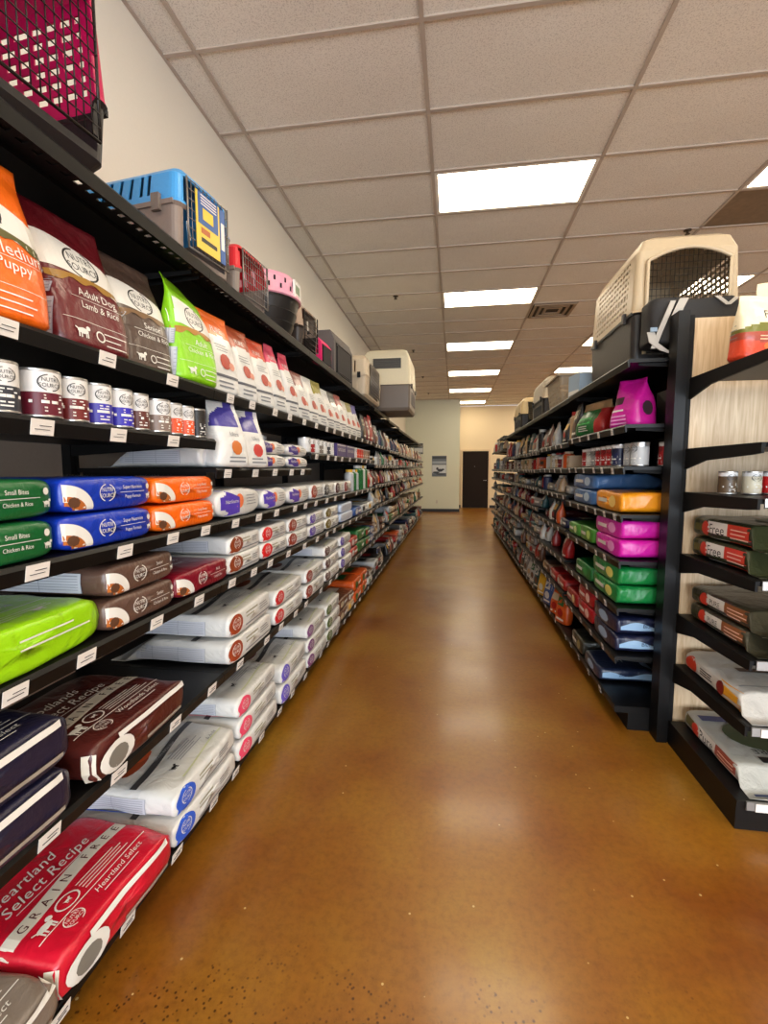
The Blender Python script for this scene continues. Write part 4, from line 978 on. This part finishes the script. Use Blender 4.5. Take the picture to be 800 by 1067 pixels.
for k in range(7):
    c, cn = (((90, 70, 50), 'dark brown'), ((206, 196, 170), 'cream'), ((190, 30, 30), 'red'), ((206, 200, 190), 'ivory'), ((160, 60, 50), 'red banded'), ((206, 190, 180), 'pinkish'), ((190, 180, 170), 'beige'))[k]
    o = can(c, k, .036, .1, low=.78).proto('food_can'); place(o, 1.185 + .085 * k, 2.25 - (.02 if k % 2 else 0), 1.292, -pi / 2, '%s can on the end display shelf, %s of the row' % (cn, ORD[k]), 'cans on the end display', 'can')
b = MB(); b.box(-.06, -.002, 0, .06, 0, .11, mat('card_paper', (226, 228, 236), .5)); o = b.build('notice_card')
b = MB()
for k in range(3): b.box(-.03 + .01 * k, -.003, .07 - .02 * k, .045, -.0022, .074 - .02 * k, ink((110, 110, 130)))
b.build('handwriting', o); place(o, 1.26, 1.868, .69, 0, 'white handwritten card at the front of the end display', None, 'card')

# ================================================================== PET CARRIERS on top
def rrect(hx0, hx1, hy, r, n=5, per=0):
    pts = []
    for cx, cy, a0 in ((hx1 - r, hy - r, 0), (hx0 + r, hy - r, 90), (hx0 + r, -hy + r, 180), (hx1 - r, -hy + r, 270)):
        for k in range(n + 1):
            a = radians(a0 + 90 * k / n); pts.append((cx + r * cos(a), cy + r * sin(a)))
    # subdivide the straight runs
    out = []
    for i, p in enumerate(pts):
        q = pts[(i + 1) % len(pts)]; d = math.hypot(q[0] - p[0], q[1] - p[1]); m_ = max(1, int(d / .016))
        for j in range(m_): out.append((p[0] + (q[0] - p[0]) * j / m_, p[1] + (q[1] - p[1]) * j / m_))
    return out
def shell(name, parent, rings, m, keep=None, cap_top=False, cap_bot=False, th=.004):
    """rings: (z, x0, x1, halfwidth, radius). Faces where keep(centre) is False are left open."""
    base = None; vs = []; n = None
    ref = rings[0]
    loops = []
    R0 = max(rings, key=lambda r: (r[2] - r[1]) + 2 * r[3])
    tmpl = rrect(R0[1], R0[2], R0[3], R0[4])
    cx0 = (R0[1] + R0[2]) / 2; n = len(tmpl)
    for z, x0, x1, hy, r in rings:
        cx = (x0 + x1) / 2; sx = (x1 - x0) / (R0[2] - R0[1]); sy = hy / R0[3]
        loops.append([Vector((cx + (a - cx0) * sx, b_ * sy, z)) for a, b_ in tmpl])
    b = MB(); b.mi(m)
    vs = [v for l in loops for v in l]; b.v = [tuple(v) for v in vs]
    for i in range(len(loops) - 1):
        for k in range(n):
            f = (i * n + k, i * n + (k + 1) % n, (i + 1) * n + (k + 1) % n, (i + 1) * n + k)
            c = sum((vs[j] for j in f), Vector()) / 4
            if keep and not keep(c): continue
            b.f.append(list(f)); b.m.append(0); b.smooth.append(False)
    if cap_bot: b.f.append(list(range(n - 1, -1, -1))); b.m.append(0); b.smooth.append(False)
    if cap_top: b.f.append([(len(loops) - 1) * n + k for k in range(n)]); b.m.append(0); b.smooth.append(False)
    o = b.build(name, parent); md = o.modifiers.new('s', 'SOLIDIFY'); md.thickness = th; md.offset = -1
    return o
def dense(rings, dz=.016):
    out = []
    for a, b in zip(rings, rings[1:]):
        k = max(1, int(abs(b[0] - a[0]) / dz))
        for j in range(k): out.append(tuple(a[i] + (b[i] - a[i]) * j / k for i in range(5)))
    out.append(rings[-1]); return out
def wire_door(parent, w, z0, z1, m, x=.004, step=.022, arch=False):
    b = MB(); k = -w
    while k <= w + 1e-4:
        zt = z1 - (0.25 * (k / w) ** 2 * (z1 - z0) * .45 if arch else 0)
        b.tube([(x, k, z0), (x, k, zt)], .0017, m, 4); k += step
    zz = z0
    while zz <= z1 + 1e-4:
        lim = w
        if arch and zz > z1 - .11 * (z1 - z0): lim = w * math.sqrt(max(0, (z1 - zz) / (.1125 * (z1 - z0))))
        if lim > .02: b.tube([(x + .003, -lim, zz), (x + .003, lim, zz)], .0017, m, 4)
        zz += step * 1.5
    for s_ in (-w, w): b.tube([(x, s_, z0), (x, s_, z1 - (.1125 * (z1 - z0) if arch else 0))], .004, m, 5)
    b.tube([(x, -w, z0), (x, w, z0)], .004, m, 5)
    return b.build('wire_door', parent)
def carrier(name, loc, rz, L, W, H, top, bot, label, split=.52, vents='slots', door=WIREL, doorw=.7, handle=True, clamp=BLACK, arch=False, latch=True, vmat=None):
    """Two-piece plastic kennel, door at +x (x from -L to 0), base at z=0."""
    r = empty(name, loc, rz); hz = H * split; w2 = W / 2; dw = w2 * doorw; dz0 = H * .1; dz1 = H * (.86 if not arch else .88)
    def door_open(c): return c.x > -.035 and abs(c.y) < dw and dz0 < c.z < (dz1 - (.1125 * (dz1 - dz0) * (c.y / dw) ** 2 if arch else 0))
    def ribs(c): return True
    def bkeep(c): return not door_open(c)
    def tkeep(c):
        if door_open(c): return False
        if c.z < H * .93 and c.z > hz + .03:
            side_ = abs(c.y) > w2 * .72; back = c.x < -L * .9
            if vents == 'slots' and side_ and -L * .88 < c.x < -L * .15:
                return not (c.z < H * .86 and (int((c.x + 5) / .014) % 3 == 0) and (int((c.x + L) / (L * .24)) % 2 == 0 or True))
            if vents == 'holes' and c.z < H * .86 and ((side_ and -L * .86 < c.x < -L * .14) or (back and abs(c.y) < w2 * .75)):
                return not (int((c.z + 5) / .0165) % 2 == 0 and int(((c.x if side_ else c.y) + 5) / .0165) % 3 > 0)
        return True
    shell('lower_shell', r, dense([(0, -L + .035, -.035, w2 - .03, .03), (H * .05, -L + .018, -.018, w2 - .012, .03), (hz - .012, -L + .008, -.008, w2 - .006, .035), (hz, -L, 0, w2, .035)]), bot, bkeep, cap_bot=True)
    shell('upper_shell', r, dense([(hz, -L, 0, w2, .035), (hz + .012, -L + .004, -.004, w2 - .004, .035), (H * .88, -L + .03, -.012, w2 - .02, .035), (H * .97, -L + .06, -.03, w2 - .05, .03), (H, -L + .09, -.06, w2 - .09, .03)]), top, tkeep, cap_top=True)
    b = MB()
    for yy in (-w2 - .001, w2 + .001 - .008): b.box(-L + .03, yy, hz - .01, -.02, yy + .008, hz + .006, bot)
    b.build('seam_flange_trim', r)
    wire_door(r, dw * .98, dz0 + .006, dz1, door, arch=arch)
    if handle:
        b = MB(); b.tube([(-L * .64, 0, H - .003), (-L * .6, 0, H + .025), (-L * .4, 0, H + .025), (-L * .36, 0, H - .003)], .01, top, 8); b.build('handle', r)
    if latch:
        for yy in (-w2 - .012, w2 - .003):
            for xx in (-L * .15, -L * .82):
                b = MB(); b.box(xx - .016, yy, hz - .03, xx + .016, yy + .015, hz + .026, clamp); b.build('latch', r)
    b = MB()
    if arch:
        f_ = MB(); pts = [(.006, dw * sin(pi / 2 * q / 12), dz1 - .1125 * (dz1 - dz0) * sin(pi / 2 * q / 12) ** 2) for q in range(-12, 13)]
        f_.tube([(.006, -dw, dz0)] + pts + [(.006, dw, dz0)], .011, top, 8); f_.build('door_rim', r)
    for k in range(0 if arch else 7):
        x = -L * .2 - k * L * .09
        for yy in (-1, 1): b.prism([(x - .008, H * .12), (x + .008, H * .12), (x + .008, hz - .06), (x - .008, hz - .06)], yy * (w2 - .004) - .004, yy * (w2 - .004) + .004, bot)
    b.build('ribs', r)
    tag(r, label, 'pet carrier', 'pet carriers on top of the racks')
    return r
ZT = 2.157
# magenta kennel, door towards the aisle
carrier('pet_carrier', (-.90, .945, ZT), radians(-6), .5, .46, .48, plastic((196, 14, 84)), plastic((26, 22, 24)), 'magenta and black kennel at the near end of the top shelf', .34, 'holes', WIRE, .78)
r = carrier('pet_carrier', (-.93, 1.735, ZT), radians(-8), .56, .33, .32, plastic((66, 156, 222)), plastic((138, 122, 112)), 'sky blue and grey carrier with yellow label on its door', .55, 'slots', WIREL, .72, clamp=plastic((120, 108, 100)))
b = MB(); b.box(.012, -.085, .05, .015, .05, .25, ink((222, 192, 70))); b.box(.0151, -.075, .14, .0158, .04, .25, ink((40, 84, 150))); b.box(.0159, -.05, .16, .0166, .01, .2, ink((226, 190, 60))); b.box(.0151, -.06, .08, .0158, .03, .095, INKK); b.box(.0151, -.06, .11, .0158, -.01, .13, ink((176, 90, 40)))
for k in range(4): b.box(.0159, -.06, .21 + k * .01, .0166, .03, .214 + k * .01, INKW)
b.build('hang_label', r)
b = MB(); b.box(.011, .055, .05, .014, .085, .25, ink((40, 84, 150))); b.box(.0141, .06, .1, .0148, .08, .2, INKW); b.build('hang_label', r)
carrier('pet_carrier', (-.94, 2.18, ZT), radians(-5), .46, .3, .27, plastic((214, 26, 40)), plastic((140, 126, 116)), 'bright red and grey carrier beside the blue one', .52, 'slots', WIREL, .78, clamp=plastic((120, 108, 100)))
# round pink carrier
r = empty('pet_carrier', (-1.07, 2.6, ZT)); r.scale = (1.08, 1.08, 1.12); PK = plastic((216, 150, 170)); BK = plastic((22, 20, 20))
b = MB(); b.lathe([(.10, 0), (.13, .005), (.15, .05), (.145, .055), (.165, .1), (.16, .105), (.175, .15), (.18, .16)], BK, 28); b.build('bowl_base', r)
b = MB(); b.lathe([(.185, .16), (.19, .165), (.185, .18), (.176, .182), (.165, .25), (.155, .27), (.1, .285), (.0, .288)], PK, 28); lid = b.build('dome_lid', r)
b = MB()
for row_ in range(2):
    for k in range(18):
        a = 2 * pi * (k + .5 * row_) / 18; rr_ = .176 - row_ * .006; zz = .2 + row_ * .033
        b.add([(rr_ * cos(a + s1 * .03), rr_ * sin(a + s1 * .03), zz + s2 * .011) for s1, s2 in ((-1, -1), (1, -1), (1, 1), (-1, 1))], [(0, 1, 2, 3)], SLOT)
        # push outward a little so the slot mouths sit on the dome skin
b.build('vent_slots', lid)
b = MB(); b.box(.172, -.045, .17, .182, .05, .25, INKW); b.box(.1822, -.03, .19, .183, .03, .23, ink((110, 130, 100))); b.build('paper_label', r)
tag(r, 'round pink and black dome carrier on the top shelf', 'pet carrier', 'pet carriers on top of the racks')
carrier('pet_carrier', (-.95, 3.08, ZT), radians(-4), .42, .34, .31, plastic((170, 146, 126)), plastic((52, 42, 38)), 'brown and black carrier just past the pink dome', .5, 'slots', WIRE, .7)
# soft carriers
def soft(loc, rz, L, W, H, c, accent, label):
    r = empty('soft_carrier', loc, rz); b = lying_bag(L, W, H, c, 5, wr=.004, nx=12, n=24, e1=.25, e2=.3)
    b = MB(); b.prism([(-L, 0), (0, 0), (.0, H * .8), (-.03, H), (-L + .04, H), (-L, H * .8)], -W / 2, W / 2, c); b.build('fabric_body', r)
    b = MB(); b.box(.0, -W * .36, H * .12, .008, W * .36, H * .7, accent); b.build('mesh_window', r)
    b = MB(); b.tube([(-L * .3, 0, H), (-L * .35, 0, H + .06), (-L * .65, 0, H + .06), (-L * .7, 0, H)], .008, BLACKMATTE, 6); b.build('handle', r)
    b = MB(); b.tube([(.004, -W * .4, H * .08), (.004, W * .4, H * .08), (.004, W * .4, H * .74), (.004, -W * .4, H * .74), (.004, -W * .4, H * .08)], .004, BLACKMATTE, 5); b.build('piping', r)
    return tag(r, label, 'pet carrier', 'pet carriers on top of the racks')
soft((-.95, 3.46, ZT), -.05, .34, .24, .2, mat('hot_pink_cloth', (226, 24, 104), .6), mat('black_net', (26, 22, 24), .8), 'small hot pink soft carrier past the brown and black kennel')
soft((-.95, 4.02, ZT), -.05, .42, .56, .36, mat('grey_nylon', (92, 86, 84), .7, 0, .2, 300), mat('fine_net', (40, 36, 36), .8), 'grey soft carrier with dark mesh beside the hot pink one')
carrier('pet_carrier', (-.88, 5.2, 2.147), 0, .55, .95, .42, plastic((190, 172, 146)), plastic((182, 164, 140)), 'all beige kennel in front of the far white crate', .5, 'slots', WIREL, .6)
r = carrier('pet_carrier', (-.86, 6.75, 2.14), radians(90), .85, .62, .76, plastic((218, 206, 176)), plastic((104, 92, 82)), 'white and brown crate overhanging the far end of the top shelf', .42, 'slots', WIRE, .7, handle=False)
b = MB(); VG = plastic((70, 66, 60))
b.box(-.845, -.19, .52, -.825, .16, .64, VG)
for k in range(5): b.box(-.856, -.19, .53 + k * .024, -.838, .16, .54 + k * .024, VG)
b.build('vent_grille', r)
# right rack
carrier('large_crate', (1.22, 2.80, 1.957), radians(-90), .82, .54, .70, plastic((184, 164, 134), .38), plastic((30, 27, 27), .4), 'large beige and black crate on top of the right rack', .42, 'holes', WIRE, .76, arch=True, handle=False, clamp=plastic((30, 27, 27)))
b = MB(); b.box(1.1, 2.80 - .012, 1.957 + .605, 1.34, 2.80 - .004, 1.957 + .628, plastic((176, 152, 116))); o = b.build('x')
bpy.data.objects.remove(o)
NYL = mat('backpack_nylon', (26, 24, 25), .65, 0, .25, 250); GRY = mat('grey_webbing', (172, 166, 158), .6, 0, .2, 300)
r = empty('pet_backpack', (1.16, 2.69, 1.96), 0)
b = MB(); bb = lying_bag(.30, .19, .17, NYL, 7, wr=.005, e1=.6, e2=.75, nx=16, tp=.93)
o = bb.build('pack_body', r); o.location = (-.02, -.0, .15); o.rotation_euler = (0, -pi / 2, 0)
b = MB(); b.prism([(-.06, .17), (.2, .18), (.215, .2), (.205, .27), (.18, .29), (-.03, .28), (-.07, .24)], -.1, .07, NYL); o = b.build('top_pocket', r); md = o.modifiers.new('b', 'BEVEL'); md.width = .02; md.segments = 3
b = MB(); b.prism([(-.06, .0), (.19, .0), (.19, .17), (-.06, .17)], -.06, .06, BLACKMATTE); b.build('lower_frame', r)
def strap(pts, w_, part, m=GRY):
    b = MB(); n = len(pts); vs = []
    for i, p in enumerate(pts):
        p = Vector(p); vs += [p + Vector((-w_, 0, 0)), p + Vector((w_, 0, 0)), p + Vector((w_, -.006, 0)), p + Vector((-w_, -.006, 0))]
    fs = [(i * 4 + k, i * 4 + (k + 1) % 4, (i + 1) * 4 + (k + 1) % 4, (i + 1) * 4 + k) for i in range(n - 1) for k in range(4)] + [(0, 1, 2, 3), (4 * n - 1, 4 * n - 2, 4 * n - 3, 4 * n - 4)]
    b.add(vs, fs, m); return b.build(part, r)
strap([(-.10, -.11, .27), (-.13, -.125, .2), (-.16, -.125, .12), (-.185, -.12, .04)], .012, 'strap')
strap([(-.2, -.12, .12), (-.19, -.125, .07), (-.14, -.125, .03), (-.08, -.12, .01), (-.05, -.118, .01)], .018, 'strap')
strap([(-.05, -.11, .28), (-.075, -.12, .23), (-.09, -.12, .19)], .02, 'strap')
strap([(.1, -.104, .285), (.15, -.108, .24), (.19, -.104, .275)], .012, 'strap')
b = MB(); b.box(-.205, -.135, .12, -.175, -.125, .14, plastic((120, 140, 160))); b.build('buckle', r)
tag(r, 'black pet backpack with grey straps in front of the large crate', 'backpack')
# basket-like crate, blue boxes, two kennels
def basket(loc, L, W, H, c, label):
    r = empty('plastic_basket', loc)
    def keep(cc): return not (.04 < cc.z < H - .05 and int((cc.z + 5) / .018) % 2 == 0 and int(((cc.y if abs(cc.x) > .1 else cc.x) + 5) / .02) % 2 == 0)
    shell('basket_body', r, dense([(0, -.19, .19, .25, .03), (H, -.22, .22, .28, .03)], .018), c, keep, cap_bot=True)
    b = MB(); b.box(-.235, -.295, H - .004, .235, -.27, H + .012, c); b.box(-.235, .27, H - .004, .235, .295, H + .012, c); b.box(-.235, -.27, H - .004, -.21, .27, H + .012, c); b.box(.21, -.27, H - .004, .235, .27, H + .012, c); b.build('rim', r)
    return tag(r, label, 'basket')
basket((1.10, 4.55, 1.952), .5, .5, .25, plastic((150, 134, 112)), 'beige perforated plastic basket behind the blue box, right rack')
BXM = ink((150, 170, 190))
b = MB(); b.box(-.06, -.09, 0, .1, .09, .17, BXM); o = b.build('storage_box'); b = MB(); b.box(-.062, -.08, .02, -.06, .08, .05, INKW); b.build('paper_label', o)
place(o, .96, 3.85, 1.952, .2, 'light blue box standing between crate and perforated basket', None, 'box')
carrier('pet_carrier', (1.18, 5.35, 1.952), radians(-90), .75, .48, .46, plastic((176, 162, 140)), plastic((30, 27, 27)), 'beige and black kennel behind the perforated basket', .48, 'slots', WIRE, .6)
carrier('pet_carrier', (1.15, 6.75, 1.952), radians(-90), .8, .5, .44, plastic((196, 172, 128)), plastic((28, 24, 24)), 'tan and black kennel farthest down the right rack', .48, 'slots', WIRE, .6)
